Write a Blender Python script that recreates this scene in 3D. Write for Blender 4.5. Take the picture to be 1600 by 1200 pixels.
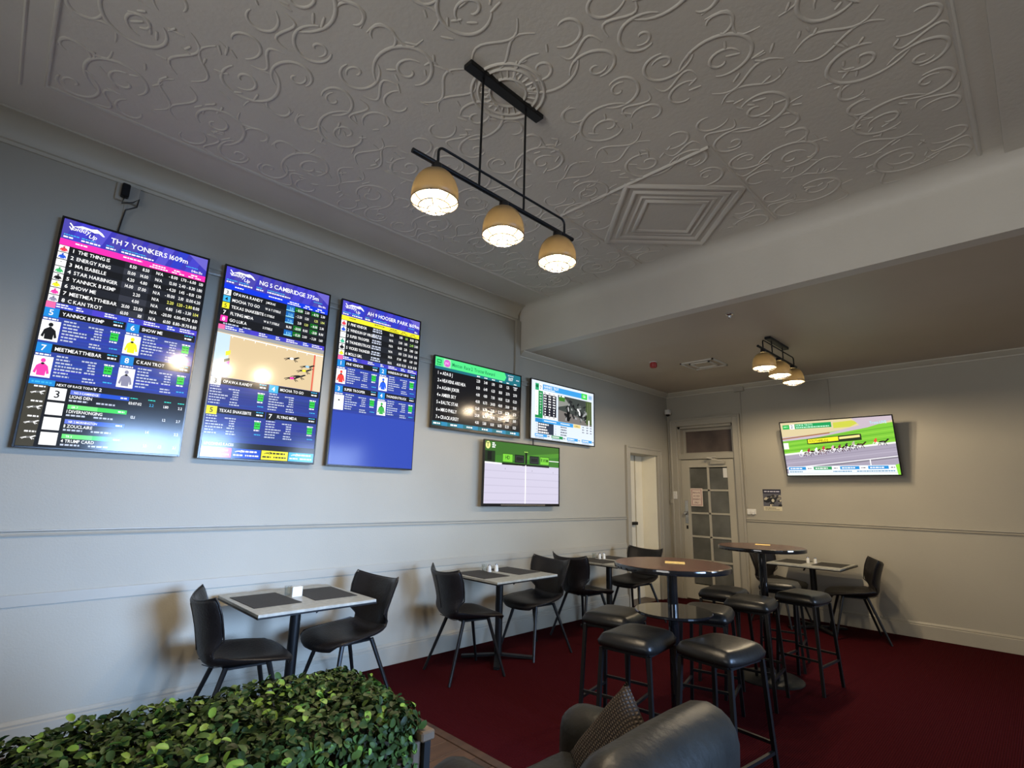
import bpy, bmesh, math, random
from mathutils import Vector, Matrix, noise
random.seed(7)
PI = math.pi
SC = bpy.context.scene
COL = SC.collection
for _o in list(bpy.data.objects):
    bpy.data.objects.remove(_o)

# ---------------------------------------------------------------- camera, world, light, exposure
def make_camera():
    yaw, pitch, roll = math.radians(45.492), math.radians(11.991), math.radians(1.377)
    f = Vector((-math.sin(yaw)*math.cos(pitch), math.cos(yaw)*math.cos(pitch), math.sin(pitch)))
    r0 = Vector((math.cos(yaw), math.sin(yaw), 0)); u0 = r0.cross(f)
    r = math.cos(roll)*r0 + math.sin(roll)*u0
    u = -math.sin(roll)*r0 + math.cos(roll)*u0
    cam = bpy.data.cameras.new('camera'); ob = bpy.data.objects.new('camera', cam); COL.objects.link(ob)
    m = Matrix((r, u, -f)).transposed().to_4x4(); m.translation = Vector((4.1545, 0, 1.45))
    ob.matrix_world = m
    cam.sensor_width = 36; cam.lens = 810.4/1600*36; cam.clip_start = .02
    SC.camera = ob
make_camera()
SC.view_settings.view_transform = 'Standard'; SC.view_settings.look = 'None'
SC.view_settings.gamma = 1; SC.view_settings.use_curve_mapping = False
SC.view_settings.exposure = 0.0
W = bpy.data.worlds.new('world'); SC.world = W; W.use_nodes = True
W.node_tree.nodes['Background'].inputs[0].default_value = (.62, .74, .95, 1)
W.node_tree.nodes['Background'].inputs[1].default_value = .6
def area(name, loc, direction, sx, sy, power, color, spread=120):
    l = bpy.data.lights.new(name, 'AREA'); l.shape = 'RECTANGLE'; l.size = sx; l.size_y = sy
    l.energy = power; l.color = color; l.spread = math.radians(spread)
    o = bpy.data.objects.new(name, l); COL.objects.link(o); o.location = loc
    o.rotation_euler = Vector(direction).to_track_quat('-Z', 'Y').to_euler()
    return o
# daylight coming in through the street windows (right wall); added fill lamp behind the camera brightens ceiling and bulkhead
DAY = (.38, .60, 1.0)
area('window_daylight', (7.45, 2.3, 1.75), (-1, -.14, -.17), 2.0, 1.45, 80, DAY, 50)
area('window_daylight', (7.45, 5.4, 1.75), (-1, -.12, -.13), 1.5, 1.4, 30, (.55, .73, 1.0), 52)
area('front_fill', (3.9, -3.35, 1.5), (.02, 1, .26), 2.8, 1.7, 44, (1.0, .97, .92), 105)

# ---------------------------------------------------------------- helpers
def lin(c):
    return tuple((v/12.92 if v <= .04045 else ((v+.055)/1.055)**2.4) for v in c)
def hexc(h):
    return lin(tuple(int(h[i:i+2], 16)/255 for i in (0, 2, 4)))
def mat(name, col, rough=.5, metal=0, spec=.5, noise_amt=0, noise_scale=8, bump=0, bump_scale=60, emit=None, estr=0, coat=0, sheen=0):
    m = bpy.data.materials.new(name); m.use_nodes = True; nt = m.node_tree; b = nt.nodes['Principled BSDF']
    col = tuple(col)
    b.inputs['Base Color'].default_value = (*col, 1); b.inputs['Roughness'].default_value = rough
    b.inputs['Metallic'].default_value = metal; b.inputs['Specular IOR Level'].default_value = spec
    b.inputs['Coat Weight'].default_value = coat
    tc = nt.nodes.new('ShaderNodeTexCoord')
    if noise_amt:
        n = nt.nodes.new('ShaderNodeTexNoise'); n.inputs['Scale'].default_value = noise_scale; n.inputs['Detail'].default_value = 5
        nt.links.new(tc.outputs['Object'], n.inputs['Vector'])
        cr = nt.nodes.new('ShaderNodeValToRGB')
        a = tuple(max(0, v*(1-noise_amt)) for v in col); c2 = tuple(min(1, v*(1+noise_amt)) for v in col)
        cr.color_ramp.elements[0].color = (*a, 1); cr.color_ramp.elements[1].color = (*c2, 1)
        cr.color_ramp.elements[0].position = .3; cr.color_ramp.elements[1].position = .7
        nt.links.new(n.outputs['Fac'], cr.inputs['Fac']); nt.links.new(cr.outputs['Color'], b.inputs['Base Color'])
    if bump:
        n2 = nt.nodes.new('ShaderNodeTexNoise'); n2.inputs['Scale'].default_value = bump_scale; n2.inputs['Detail'].default_value = 4
        nt.links.new(tc.outputs['Object'], n2.inputs['Vector'])
        bp = nt.nodes.new('ShaderNodeBump'); bp.inputs['Strength'].default_value = bump; bp.inputs['Distance'].default_value = .01
        nt.links.new(n2.outputs['Fac'], bp.inputs['Height']); nt.links.new(bp.outputs['Normal'], b.inputs['Normal'])
    if emit:
        b.inputs['Emission Color'].default_value = (*emit, 1); b.inputs['Emission Strength'].default_value = estr
    return m
def nodes_of(m): return m.node_tree, m.node_tree.nodes['Principled BSDF']

M = {}
M['wall'] = mat('wall_paint', (.39, .365, .30), .55, noise_amt=.04, noise_scale=1.2, bump=.08, bump_scale=90)
M['trim'] = mat('trim_paint', (.38, .355, .295), .4, noise_amt=.03, noise_scale=3)
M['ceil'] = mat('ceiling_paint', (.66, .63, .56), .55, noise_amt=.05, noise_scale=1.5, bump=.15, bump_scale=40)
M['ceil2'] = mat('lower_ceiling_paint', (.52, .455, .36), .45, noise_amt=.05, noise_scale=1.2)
M['door'] = mat('door_paint', (.46, .43, .35), .45, noise_amt=.04, noise_scale=4)
M['cream'] = mat('cream_door_paint', (.86, .82, .68), .45, noise_amt=.03, noise_scale=3)
M['black'] = mat('black_metal', (.006, .006, .0065), .42, 0, .3)
M['blackgloss'] = mat('black_gloss', (.008, .008, .009), .06, 0, .6)
M['darkmetal'] = mat('dark_metal', (.03, .028, .026), .38, .6)
M['leather'] = mat('black_leather', (.011, .0093, .009), .42, 0, .33, noise_amt=.3, noise_scale=6, bump=.25, bump_scale=70)
M['stoolleather'] = mat('stool_leather', (.009, .009, .0085), .36, 0, .32, noise_amt=.25, noise_scale=9, bump=.12, bump_scale=50)
M['armleather'] = mat('armchair_leather', (.013, .0125, .0105), .45, 0, .25, noise_amt=.35, noise_scale=7, bump=.3, bump_scale=28)
M['laminate'] = mat('table_laminate', (.36, .36, .32), .35, noise_amt=.18, noise_scale=30)
M['mat'] = mat('placemat_weave', (.03, .027, .024), .7, noise_amt=.3, noise_scale=120, bump=.3, bump_scale=260)
M['plastic'] = mat('white_plastic', (.75, .74, .7), .35)
M['glassware'] = mat('clear_glass', (.8, .85, .85), .05, 0, .5)
nodes_of(M['glassware'])[1].inputs['Transmission Weight'].default_value = .85
M['chrome'] = mat('chrome', (.7, .7, .7), .2, 1)
M['cornice'] = mat('cornice_paint', (.52, .49, .40), .45, noise_amt=.03, noise_scale=3)
M['vent'] = mat('vent_paint', (.62, .58, .5), .5)
M['red'] = mat('red_plastic', (.35, .02, .015), .4)
M['bezel'] = mat('bezel_plastic', (.006, .006, .007), .25)
M['yellow'] = mat('yellow_card', (.75, .52, .16), .6, noise_amt=.2, noise_scale=40)
M['darkglass'] = mat('dark_glass', (.12, .12, .105), .12, 0, .5, noise_amt=.35, noise_scale=3)
M['pinkglass'] = mat('transom_glass', (.10, .075, .065), .12, 0, .5, noise_amt=.4, noise_scale=2.5)
M['planter'] = mat('planter_wood', (.085, .055, .032), .5, noise_amt=.35, noise_scale=12)
M['leafA'] = mat('leaf_green', (.024, .042, .010), .5, 0, .14, noise_amt=.55, noise_scale=14)
M['leafB'] = mat('leaf_mid', (.050, .085, .018), .5, 0, .14, noise_amt=.4, noise_scale=14)
M['leafC'] = mat('leaf_young', (.15, .25, .035), .45, 0, .2)
M['stem'] = mat('stem_brown', (.05, .04, .02), .7)
M['bulb'] = mat('bulb_glow', (1, .9, .7), .3, emit=(1, .80, .50), estr=60)
# smoky lamp shade: lets some warm light through
m = bpy.data.materials.new('lamp_shade_mesh'); m.use_nodes = True; nt, b = nodes_of(m)
b.inputs['Base Color'].default_value = (.055, .045, .03, 1); b.inputs['Roughness'].default_value = .4
tr = nt.nodes.new('ShaderNodeBsdfTranslucent'); tr.inputs[0].default_value = (.85, .72, .48, 1)
mx = nt.nodes.new('ShaderNodeMixShader'); mx.inputs[0].default_value = .055
nt.links.new(b.outputs[0], mx.inputs[1]); nt.links.new(tr.outputs[0], mx.inputs[2]); nt.links.new(mx.outputs[0], nt.nodes['Material Output'].inputs[0])
M['shade'] = m
# carpet: fine ribs running along the room
m = mat('carpet_red', (.052, .0055, .0075), .95, 0, .03); nt, b = nodes_of(m)
tc = nt.nodes.new('ShaderNodeTexCoord'); wv = nt.nodes.new('ShaderNodeTexWave'); wv.inputs['Scale'].default_value = 26; wv.inputs['Distortion'].default_value = .6
wv.bands_direction = 'X'; wv.inputs['Detail'].default_value = 2; nz = nt.nodes.new('ShaderNodeTexNoise'); nz.inputs['Scale'].default_value = 90
mxr = nt.nodes.new('ShaderNodeMixRGB'); mxr.inputs[0].default_value = .5
cr = nt.nodes.new('ShaderNodeValToRGB'); cr.color_ramp.elements[0].color = (.019, .0016, .0026, 1); cr.color_ramp.elements[1].color = (.054, .0052, .0075, 1)
nt.links.new(tc.outputs['Object'], wv.inputs[0]); nt.links.new(tc.outputs['Object'], nz.inputs[0])
nt.links.new(wv.outputs[0], mxr.inputs[1]); nt.links.new(nz.outputs[0], mxr.inputs[2]); nt.links.new(mxr.outputs[0], cr.inputs[0]); nt.links.new(cr.outputs[0], b.inputs['Base Color'])
bp = nt.nodes.new('ShaderNodeBump'); bp.inputs['Strength'].default_value = .6; bp.inputs['Distance'].default_value = .006
nt.links.new(mxr.outputs[0], bp.inputs['Height']); nt.links.new(bp.outputs[0], b.inputs['Normal']); M['carpet'] = m
# wood with grain (planks, bar tops)
def wood(name, c0, c1, sc, rough, axis_scale=(1, .12, 1)):
    m = mat(name, c0, rough); nt, b = nodes_of(m); tc = nt.nodes.new('ShaderNodeTexCoord'); mp = nt.nodes.new('ShaderNodeMapping')
    mp.inputs['Scale'].default_value = axis_scale; n = nt.nodes.new('ShaderNodeTexNoise'); n.inputs['Scale'].default_value = sc; n.inputs['Detail'].default_value = 6
    oi = nt.nodes.new('ShaderNodeObjectInfo'); ad = nt.nodes.new('ShaderNodeMath'); ad.operation = 'MULTIPLY_ADD'; ad.inputs[1].default_value = .5; ad.inputs[2].default_value = -.25
    ad2 = nt.nodes.new('ShaderNodeMath'); cr = nt.nodes.new('ShaderNodeValToRGB')
    cr.color_ramp.elements[0].position = .25; cr.color_ramp.elements[1].position = .75
    cr.color_ramp.elements[0].color = (*c0, 1); cr.color_ramp.elements[1].color = (*c1, 1)
    nt.links.new(tc.outputs['Object'], mp.inputs[0]); nt.links.new(mp.outputs[0], n.inputs[0])
    nt.links.new(oi.outputs['Random'], ad.inputs[0]); nt.links.new(ad.outputs[0], ad2.inputs[0]); nt.links.new(n.outputs[0], ad2.inputs[1])
    nt.links.new(ad2.outputs[0], cr.inputs[0]); nt.links.new(cr.outputs[0], b.inputs['Base Color']); return m
M['plank'] = wood('floor_timber', (.035, .018, .010), (.10, .052, .028), 14, .4)
M['barwood'] = wood('bar_top_wood', (.055, .022, .015), (.15, .062, .04), 16, .25, (1, 1, 1))
# woven cushion
m = mat('woven_cushion', (.085, .07, .058), .9, 0, .15); nt, b = nodes_of(m); tc = nt.nodes.new('ShaderNodeTexCoord')
w1 = nt.nodes.new('ShaderNodeTexWave'); w1.inputs['Scale'].default_value = 20; w1.bands_direction = 'X'; w1.inputs['Distortion'].default_value = 2.0; w1.inputs['Detail Scale'].default_value = 6
w2 = nt.nodes.new('ShaderNodeTexWave'); w2.inputs['Scale'].default_value = 34; w2.bands_direction = 'Z'; w2.inputs['Distortion'].default_value = 1.2
mu = nt.nodes.new('ShaderNodeMath'); mu.operation = 'MULTIPLY'; cr = nt.nodes.new('ShaderNodeValToRGB')
cr.color_ramp.elements[0].color = (.016, .012, .010, 1); cr.color_ramp.elements[1].color = (.085, .068, .056, 1); cr.color_ramp.elements[1].position = .6
for w in (w1, w2): nt.links.new(tc.outputs['Object'], w.inputs[0])
nt.links.new(w1.outputs[1], mu.inputs[0]); nt.links.new(w2.outputs[1], mu.inputs[1]); nt.links.new(mu.outputs[0], cr.inputs[0]); nt.links.new(cr.outputs[0], b.inputs['Base Color'])
bp = nt.nodes.new('ShaderNodeBump'); bp.inputs['Strength'].default_value = .9; bp.inputs['Distance'].default_value = .012
nt.links.new(mu.outputs[0], bp.inputs['Height']); nt.links.new(bp.outputs[0], b.inputs['Normal']); M['woven'] = m
# display: every face carries the colour the screen gives off
def display_mat(name, strength, rough=.12):
    m = bpy.data.materials.new(name); m.use_nodes = True; nt, b = nodes_of(m)
    a = nt.nodes.new('ShaderNodeAttribute'); a.attribute_name = 'Col'
    b.inputs['Base Color'].default_value = (.01, .01, .01, 1); b.inputs['Roughness'].default_value = rough; b.inputs['Specular IOR Level'].default_value = .32
    nt.links.new(a.outputs['Color'], b.inputs['Emission Color']); b.inputs['Emission Strength'].default_value = strength; return m
M['display'] = display_mat('display_pixels', 1.2)
M['print'] = bpy.data.materials.new('printed_paper'); M['print'].use_nodes = True; nt, b = nodes_of(M['print'])
a = nt.nodes.new('ShaderNodeAttribute'); a.attribute_name = 'Col'; nt.links.new(a.outputs['Color'], b.inputs['Base Color']); b.inputs['Roughness'].default_value = .5

class MB:
    """collects shapes, then links them as ONE mesh object"""
    def __init__(s): s.bm = bmesh.new()
    def box(s, x0, y0, z0, x1, y1, z1, bev=0, seg=1, rot=None, piv=None):
        r = bmesh.ops.create_cube(s.bm, size=1); vs = r['verts']
        sx, sy, sz = x1-x0, y1-y0, z1-z0; c = Vector(((x0+x1)/2, (y0+y1)/2, (z0+z1)/2))
        for v in vs: v.co = Vector((v.co.x*sx, v.co.y*sy, v.co.z*sz))+c
        if bev > 0:
            es = list({e for v in vs for e in v.link_edges})
            rr = bmesh.ops.bevel(s.bm, geom=es, offset=bev, segments=seg, profile=.5, affect='EDGES')
            vs = list({v for f in rr['faces'] for v in f.verts} | {v for v in vs if v.is_valid})
        if rot is not None:
            p = Vector(piv) if piv else c
            for v in vs: v.co = rot @ (v.co-p)+p
        return vs
    def tube(s, pts, rad, n=8, cap=True, closed=False):
        pts = [Vector(p) for p in pts]; rad = rad if isinstance(rad, (list, tuple)) else [rad]*len(pts)
        rings = []; up = None
        for i, p in enumerate(pts):
            if closed: t = (pts[(i+1) % len(pts)]-pts[i-1])
            else: t = pts[min(i+1, len(pts)-1)]-pts[max(i-1, 0)]
            t.normalize()
            if up is None: up = Vector((0, 0, 1)) if abs(t.z) < .9 else Vector((1, 0, 0))
            a = t.cross(up).normalized(); bb = a.cross(t).normalized(); up = bb
            rings.append([s.bm.verts.new(p+rad[i]*(math.cos(2*PI*k/n)*a+math.sin(2*PI*k/n)*bb)) for k in range(n)])
        m = len(rings)
        for i in range(m if closed else m-1):
            A, B = rings[i], rings[(i+1) % m]
            for k in range(n): s.bm.faces.new((A[k], A[(k+1) % n], B[(k+1) % n], B[k]))
        if cap and not closed:
            s.bm.faces.new(rings[0][::-1]); s.bm.faces.new(rings[-1])
    def sqbar(s, p0, p1, w, w2=None):
        p0, p1 = Vector(p0), Vector(p1); t = (p1-p0).normalized(); up = Vector((0, 0, 1)) if abs(t.z) < .9 else Vector((0, 1, 0))
        a = t.cross(up).normalized(); b2 = a.cross(t).normalized(); w2 = w2 or w
        q = [s.bm.verts.new(p+a*w/2*i+b2*w2/2*j) for p in (p0, p1) for i, j in ((-1, -1), (1, -1), (1, 1), (-1, 1))]
        for k in range(4): s.bm.faces.new((q[k], q[(k+1) % 4], q[4+(k+1) % 4], q[4+k]))
        s.bm.faces.new(q[3::-1]); s.bm.faces.new(q[4:])
    def lathe(s, prof, c=(0, 0, 0), n=24, cap0=True, cap1=True):
        c = Vector(c); rings = []
        for r, z in prof:
            rings.append([s.bm.verts.new(c+Vector((r*math.cos(2*PI*k/n), r*math.sin(2*PI*k/n), z))) for k in range(n)])
        for A, B in zip(rings, rings[1:]):
            for k in range(n): s.bm.faces.new((A[k], A[(k+1) % n], B[(k+1) % n], B[k]))
        if cap0: s.bm.faces.new(rings[0][::-1])
        if cap1: s.bm.faces.new(rings[-1])
    def prism(s, prof, axis, a, b):
        """prof: 2D points; swept along axis ('x' or 'y') from a to b"""
        mk = (lambda u, w, t: (u, t, w)) if axis == 'y' else (lambda u, w, t: (t, u, w))
        A = [s.bm.verts.new(mk(u, w, a)) for u, w in prof]; B = [s.bm.verts.new(mk(u, w, b)) for u, w in prof]; n = len(prof)
        for k in range(n): s.bm.faces.new((A[k], A[(k+1) % n], B[(k+1) % n], B[k]))
        s.bm.faces.new(A[::-1]); s.bm.faces.new(B)
    def grid(s, fn, nu, nv):
        g = [[s.bm.verts.new(fn(i/nu, j/nv)) for j in range(nv+1)] for i in range(nu+1)]
        for i in range(nu):
            for j in range(nv): s.bm.faces.new((g[i][j], g[i+1][j], g[i+1][j+1], g[i][j+1]))
        return g
    def build(s, name, m, parent=None, smooth=False, kind=None):
        bmesh.ops.recalc_face_normals(s.bm, faces=s.bm.faces)
        me = bpy.data.meshes.new(name); s.bm.to_mesh(me); s.bm.free()
        if smooth:
            for p in me.polygons: p.use_smooth = True
            if smooth != 'all':
                try: me.set_sharp_from_angle(angle=math.radians(40))
                except Exception: pass
        me.materials.append(m); o = bpy.data.objects.new(name, me); COL.objects.link(o)
        if parent: o.parent = parent
        if kind: o['kind'] = kind
        return o
def tag(o, label, cat, group=None):
    o['label'] = label; o['category'] = cat
    if group: o['group'] = group
    return o
def thing(name, label, cat, loc=(0, 0, 0), rz=0, group=None):
    o = bpy.data.objects.new(name, None); COL.objects.link(o); o.location = loc; o.rotation_euler = (0, 0, rz); o.empty_display_size = .1
    return tag(o, label, cat, group)
def kids(o): return [c for c in COL.objects if c.parent == o]
def copy_tree(o, parent=None):
    c = o.copy(); COL.objects.link(c)
    if parent: c.parent = parent
    for ch in kids(o): copy_tree(ch, c)
    return c
def dup(o, loc, rz, label, group=None):
    c = copy_tree(o); c.location = loc; c.rotation_euler = (0, 0, rz); c['label'] = label
    if group: c['group'] = group
    return c
def struct(b, name, m, smooth=False): return b.build(name, m, None, smooth, 'structure')

# ---------------------------------------------------------------- room constants
BY = 7.6135; H1 = 3.608; H2 = 3.10; YF = 4.19; XR = 4.25; XW = 7.2; YN = -3.2

# ---------------------------------------------------------------- walls
D1y0, D1y1, D1z = 6.47, 7.235, 2.075        # doorway in the left wall
D2x0, D2x1, D2z = .165, 1.045, 2.555        # door and transom in the back wall
b = MB()
b.box(-.3, YN, 0, 0, D1y0, 3.75); b.box(-.3, D1y1, 0, 0, BY+.3, 3.75); b.box(-.3, D1y0, D1z, 0, D1y1, 3.75)
struct(b, 'wall_left', M['wall'])
b = MB()
b.box(0, BY, 0, D2x0, BY+.3, 3.75); b.box(D2x1, BY, 0, XW+.3, BY+.3, 3.75); b.box(D2x0, BY, D2z, D2x1, BY+.3, 3.75)
struct(b, 'wall_back', M['wall'])
b = MB(); wy = [(1.25, 3.35), (4.55, 6.25)]; wz0, wz1 = .95, 2.45
b.box(XW, YN, 0, XW+.3, BY, wz0); b.box(XW, YN, wz1, XW+.3, BY, 3.75)
b.box(XW, YN, wz0, XW+.3, wy[0][0], wz1); b.box(XW, wy[0][1], wz0, XW+.3, wy[1][0], wz1); b.box(XW, wy[1][1], wz0, XW+.3, BY, wz1)
struct(b, 'wall_right', M['wall'])
for i, (a0, a1) in enumerate(wy):
    b = MB()
    for y in (a0, (a0+a1)/2-.025, a1-.05): b.box(XW+.1, y, wz0, XW+.16, y+.05, wz1)
    for z in (wz0, wz0+.75, wz1-.05): b.box(XW+.1, a0, z, XW+.16, a1, z+.05)
    struct(b, 'window_%d' % (i+1), M['trim'])
b = MB(); b.box(-.3, YN-.3, 0, 1.7, YN, 3.75); b.box(5.4, YN-.3, 0, XW+.3, YN, 3.75); b.box(1.7, YN-.3, 2.5, 5.4, YN, 3.75); b.box(1.7, YN-.3, 0, 5.4, YN, .6)
struct(b, 'wall_front', M['wall'])

# floor: slab, carpet, timber planks, edge strip
b = MB(); b.box(-.3, YN-.3, -.2, XW+.3, BY+.3, -.03); fl = struct(b, 'floor', M['planter'])
b = MB(); b.box(0, 2.26, -.03, XW, BY, 0); b.build('carpet', M['carpet'], fl)
b = MB(); b.box(-.3, D1y0, -.03, 0, D1y1, -.001); b.build('door_sill', M['plank'], fl)
b = MB(); b.box(D2x0, BY, -.03, D2x1, BY+.3, .0); b.build('door_sill', M['plank'], fl)
b = MB(); b.box(0, 2.20, -.03, XW, 2.26, .004, .002); b.build('edge_strip', M['plank'], fl)
pm = []
for L in (1.1, 1.5, 1.9):
    b = MB(); b.box(-.0635, 0, -.028, .0635, L, 0, .0015); o = b.build('plank', M['plank'], fl); pm.append((o.data, L)); bpy.data.objects.remove(o)
x = .066
while x < XW-.06:
    y = 2.198
    while y > YN:
        me, L = random.choice(pm)
        if y-L < YN: L = y-YN
        o = bpy.data.objects.new('plank', me); COL.objects.link(o); o.parent = fl; o.location = (x, y-L, random.uniform(-.0008, .0004))
        if y-L <= YN: o.scale.y = L/max(1e-3, me.vertices[0].co.y if 0 else {d: l for d, l in pm}[me])
        y -= L+.003
    x += .131

# ceilings and bulkhead
b = MB(); b.box(0, YN, H1, XR, YF+.1, H1+.14); b.box(XR, YN, H1-.022, XW, YF+.1, H1+.14); ceiling = struct(b, 'ceiling', M['ceil'])
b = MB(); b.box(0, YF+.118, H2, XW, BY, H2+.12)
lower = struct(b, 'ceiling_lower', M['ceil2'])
b = MB(); pr = [(YF, H2), (YF, H1-.13)]+[(YF-.13*(1-math.cos(PI/2*k/10)), H1-.13+.13*math.sin(PI/2*k/10)) for k in range(1, 11)]+[(YF-.13, H1+.02), (YF+.118, H1+.02), (YF+.118, H2)]
b.prism([(y, z) for y, z in pr], 'x', 0, XW)
struct(b, 'trim_1', M['ceil'], True)
# pressed-metal centre: raised border mouldings
PX0, PX1, PY0, PY1 = .545, 4.14, -.13, 4.085
def hr(pts, w, h, z=H1, closed=False):
    """half-round bead hanging under the ceiling along pts (2D)"""
    bb = MB(); bead(bb, pts, w, h, z, closed); return bb
def bead(bb, pts, w, h, z=H1, closed=False, taper=False):
    n = len(pts); rings = []
    for i, p in enumerate(pts):
        q0 = pts[(i-1) % n] if (closed or i > 0) else pts[0]; q1 = pts[(i+1) % n] if (closed or i < n-1) else pts[-1]
        dx, dy = q1[0]-q0[0], q1[1]-q0[1]; L = math.hypot(dx, dy) or 1; nx, ny = -dy/L, dx/L
        if closed and n == 4: k = math.sqrt(2)
        else: k = 1
        t = 1
        if taper: t = .35+.65*math.sin(PI*min(1, max(0, (i+.5)/n)))**.6
        rings.append([bb.bm.verts.new((p[0]+nx*w*k*a*t, p[1]+ny*w*k*a*t, z-h*c*t)) for a, c in ((-1, -.1), (-.6, .7), (0, 1), (.6, .7), (1, -.1))])
    for i in range(n if closed else n-1):
        A, B = rings[i], rings[(i+1) % n]
        for k in range(4): bb.bm.faces.new((A[k], A[k+1], B[k+1], B[k]))
b = MB()
bead(b, [(PX0, PY1), (PX0, PY0), (PX1, PY0), (PX1, PY1)], .016, .012)
bead(b, [(.45, -.235), (4.245, -.235)], .008, .006)
b.build('ceiling_border', M['ceil'], ceiling, True)
b = MB()
for R_, w_, h_ in ((.58, .024, .02), (.47, .02, .016), (.38, .012, .010), (.31, .018, .016)):
    c_ = (2.35, 3.45); bead(b, [(c_[0]+R_, c_[1]), (c_[0], c_[1]+R_), (c_[0]-R_, c_[1]), (c_[0], c_[1]-R_)], w_, h_, closed=True)
b.build('ceiling_diamond', M['ceil'], ceiling, True)
b = MB()
for s_ in (-1, 1): bead(b, [(2.35, 2.86), (2.35+s_*.6, 2.86)], .014, .012)
bead(b, [(1.75, 2.86), (1.75, 4.03)], .012, .01); bead(b, [(2.95, 2.86), (2.95, 4.03)], .012, .01)
b.build('ceiling_frame', M['ceil'], ceiling, True)
# scrolls of the pressed pattern
def spiral(cx, cy, R, a0, turns, sgn, n=26, end=.22):
    out = []
    for i in range(n+1):
        t = i/n; r = R*(1-t*(1-end)); a = a0+sgn*turns*2*PI*t; out.append((cx+r*math.cos(a), cy+r*math.sin(a)))
    return out
def scurve(p0, p1, bow, n=12):
    out = []
    dx, dy = p1[0]-p0[0], p1[1]-p0[1]
    for i in range(n+1):
        t = i/n; k = math.sin(2*PI*t)*bow; out.append((p0[0]+dx*t-dy*k, p0[1]+dy*t+dx*k))
    return out
quad = [(spiral(.20, .21, .165, .4, .78, 1, end=.5), .011, .0065), (spiral(.20, .21, .07, 3.2, .9, -1, 18), .009, .006), (spiral(.39, .13, .085, 2.6, .7, -1, end=.45), .009, .0055), (spiral(.14, .41, .075, -1.0, .75, -1, end=.45), .009, .0055),
        (spiral(.37, .38, .115, 3.6, .72, 1, end=.5), .010, .006), (spiral(.37, .38, .045, .6, .8, 1, 14), .008, .005), (scurve((.02, .03), (.30, .05), .16), .008, .005),
        (scurve((.03, .27), (.16, .46), -.2), .008, .005), (scurve((.30, .20), (.46, .28), .25), .008, .005)]
rel = MB(); T = .8975
nx_, ny_ = 3, 4; TX = (PX1-PX0)/nx_; TY = (PY1-PY0)/ny_
for ix in range(nx_):
    for iy in range(ny_):
        ox = PX0+TX*(ix+.5); oy = PY0+TY*(iy+.5)
        for sx in (-1, 1):
            for sy in (-1, 1):
                for pts, w_, h_ in quad:
                    k = TX/.95; q = [(ox+sx*px*k, oy+sy*py*k*TY/TX) for px, py in pts]
                    mx_ = sum(p[0] for p in q)/len(q); my_ = sum(p[1] for p in q)/len(q)
                    if abs(mx_-2.35)+abs(my_-3.45) < .66 or my_ > PY1-.12: continue
                    if abs(mx_-2.35) < .16 and abs(my_-1.68) < .33: continue
                    q = [(X_+.012*noise.noise(Vector((X_*4, Y_*4, 0))), Y_+.012*noise.noise(Vector((X_*4, Y_*4, 9)))) for X_, Y_ in q]; bead(rel, q, w_*k*.85, h_, taper=True)
                for _ in range(11):
                    cx, cy = random.uniform(.04, .43), random.uniform(.04, .43); a = random.random()*6.28; l = random.uniform(.018, .035)
                    X, Y = ox+sx*cx, oy+sy*cy*TY/TX
                    if abs(X-2.35)+abs(Y-3.45) < .66 or Y > PY1-.1: continue
                    bead(rel, [(X+l*math.cos(a)*t_, Y+l*math.sin(a)*t_) for t_ in (-1, -.3, .3, 1)], .008, .005, taper=True)
o = rel.build('pressed_scrolls', M['ceil'], ceiling, 'all', 'stuff')
b = MB()
for r_ in (.10, .165, .2):
    bead(b, [(2.36+r_*math.cos(2*PI*k/36), 1.68+r_*math.sin(2*PI*k/36)) for k in range(36)], .01, .009, closed=True)
for k in range(24):
    a = 2*PI*k/24; bead(b, [(2.36+r_*math.cos(a), 1.68+r_*math.sin(a)) for r_ in (.11, .13, .155)], .007, .007, taper=True)
b.build('ceiling_rose', M['ceil'], ceiling, True)

# cornices
def cove(c, z0, n=8):
    """concave quarter profile in (u from wall, z)"""
    p = [(0, z0), (.012, z0), (.012, z0+.022), (.026, z0+.026)]
    R_ = c-.03
    for i in range(n+1):
        a = PI/2*i/n; p.append((.026+(R_)*(1-math.cos(a)), z0+.026+(H1-.012-z0-.026)*math.sin(a)))
    p += [(c+.012, H1-.012), (c+.012, H1), (0, H1)]; return p
b = MB(); b.prism(cove(.156, 3.452), 'y', YN, YF-.06); struct(b, 'trim_2', M['cornice'], True)
def small(z0, z1, c): return [(0, z0), (.012, z0), (.016, z0+.014), (.03, z0+.02), (c*.7, z0+(z1-z0)*.6), (c*.95, z1-.016), (c, z1-.012), (c, z1), (0, z1)]
b = MB(); b.prism(small(3.03, H2, .075), 'y', YF, BY)
b.prism([(BY-u, z) for u, z in small(3.03, H2, .075)], 'x', 0, XW); struct(b, 'trim_3', M['cornice'], True)
b = MB(); b.prism([(XW-u, z) for u, z in small(3.03, H2, .075)], 'y', YN, BY); struct(b, 'trim_4', M['trim'], True)
# pilaster strip where the bulkhead meets the wall
b = MB(); b.box(0, YF-.085, 2.45, .028, YF-.004, 3.46, .003); struct(b, 'trim_5', M['trim'])
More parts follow.
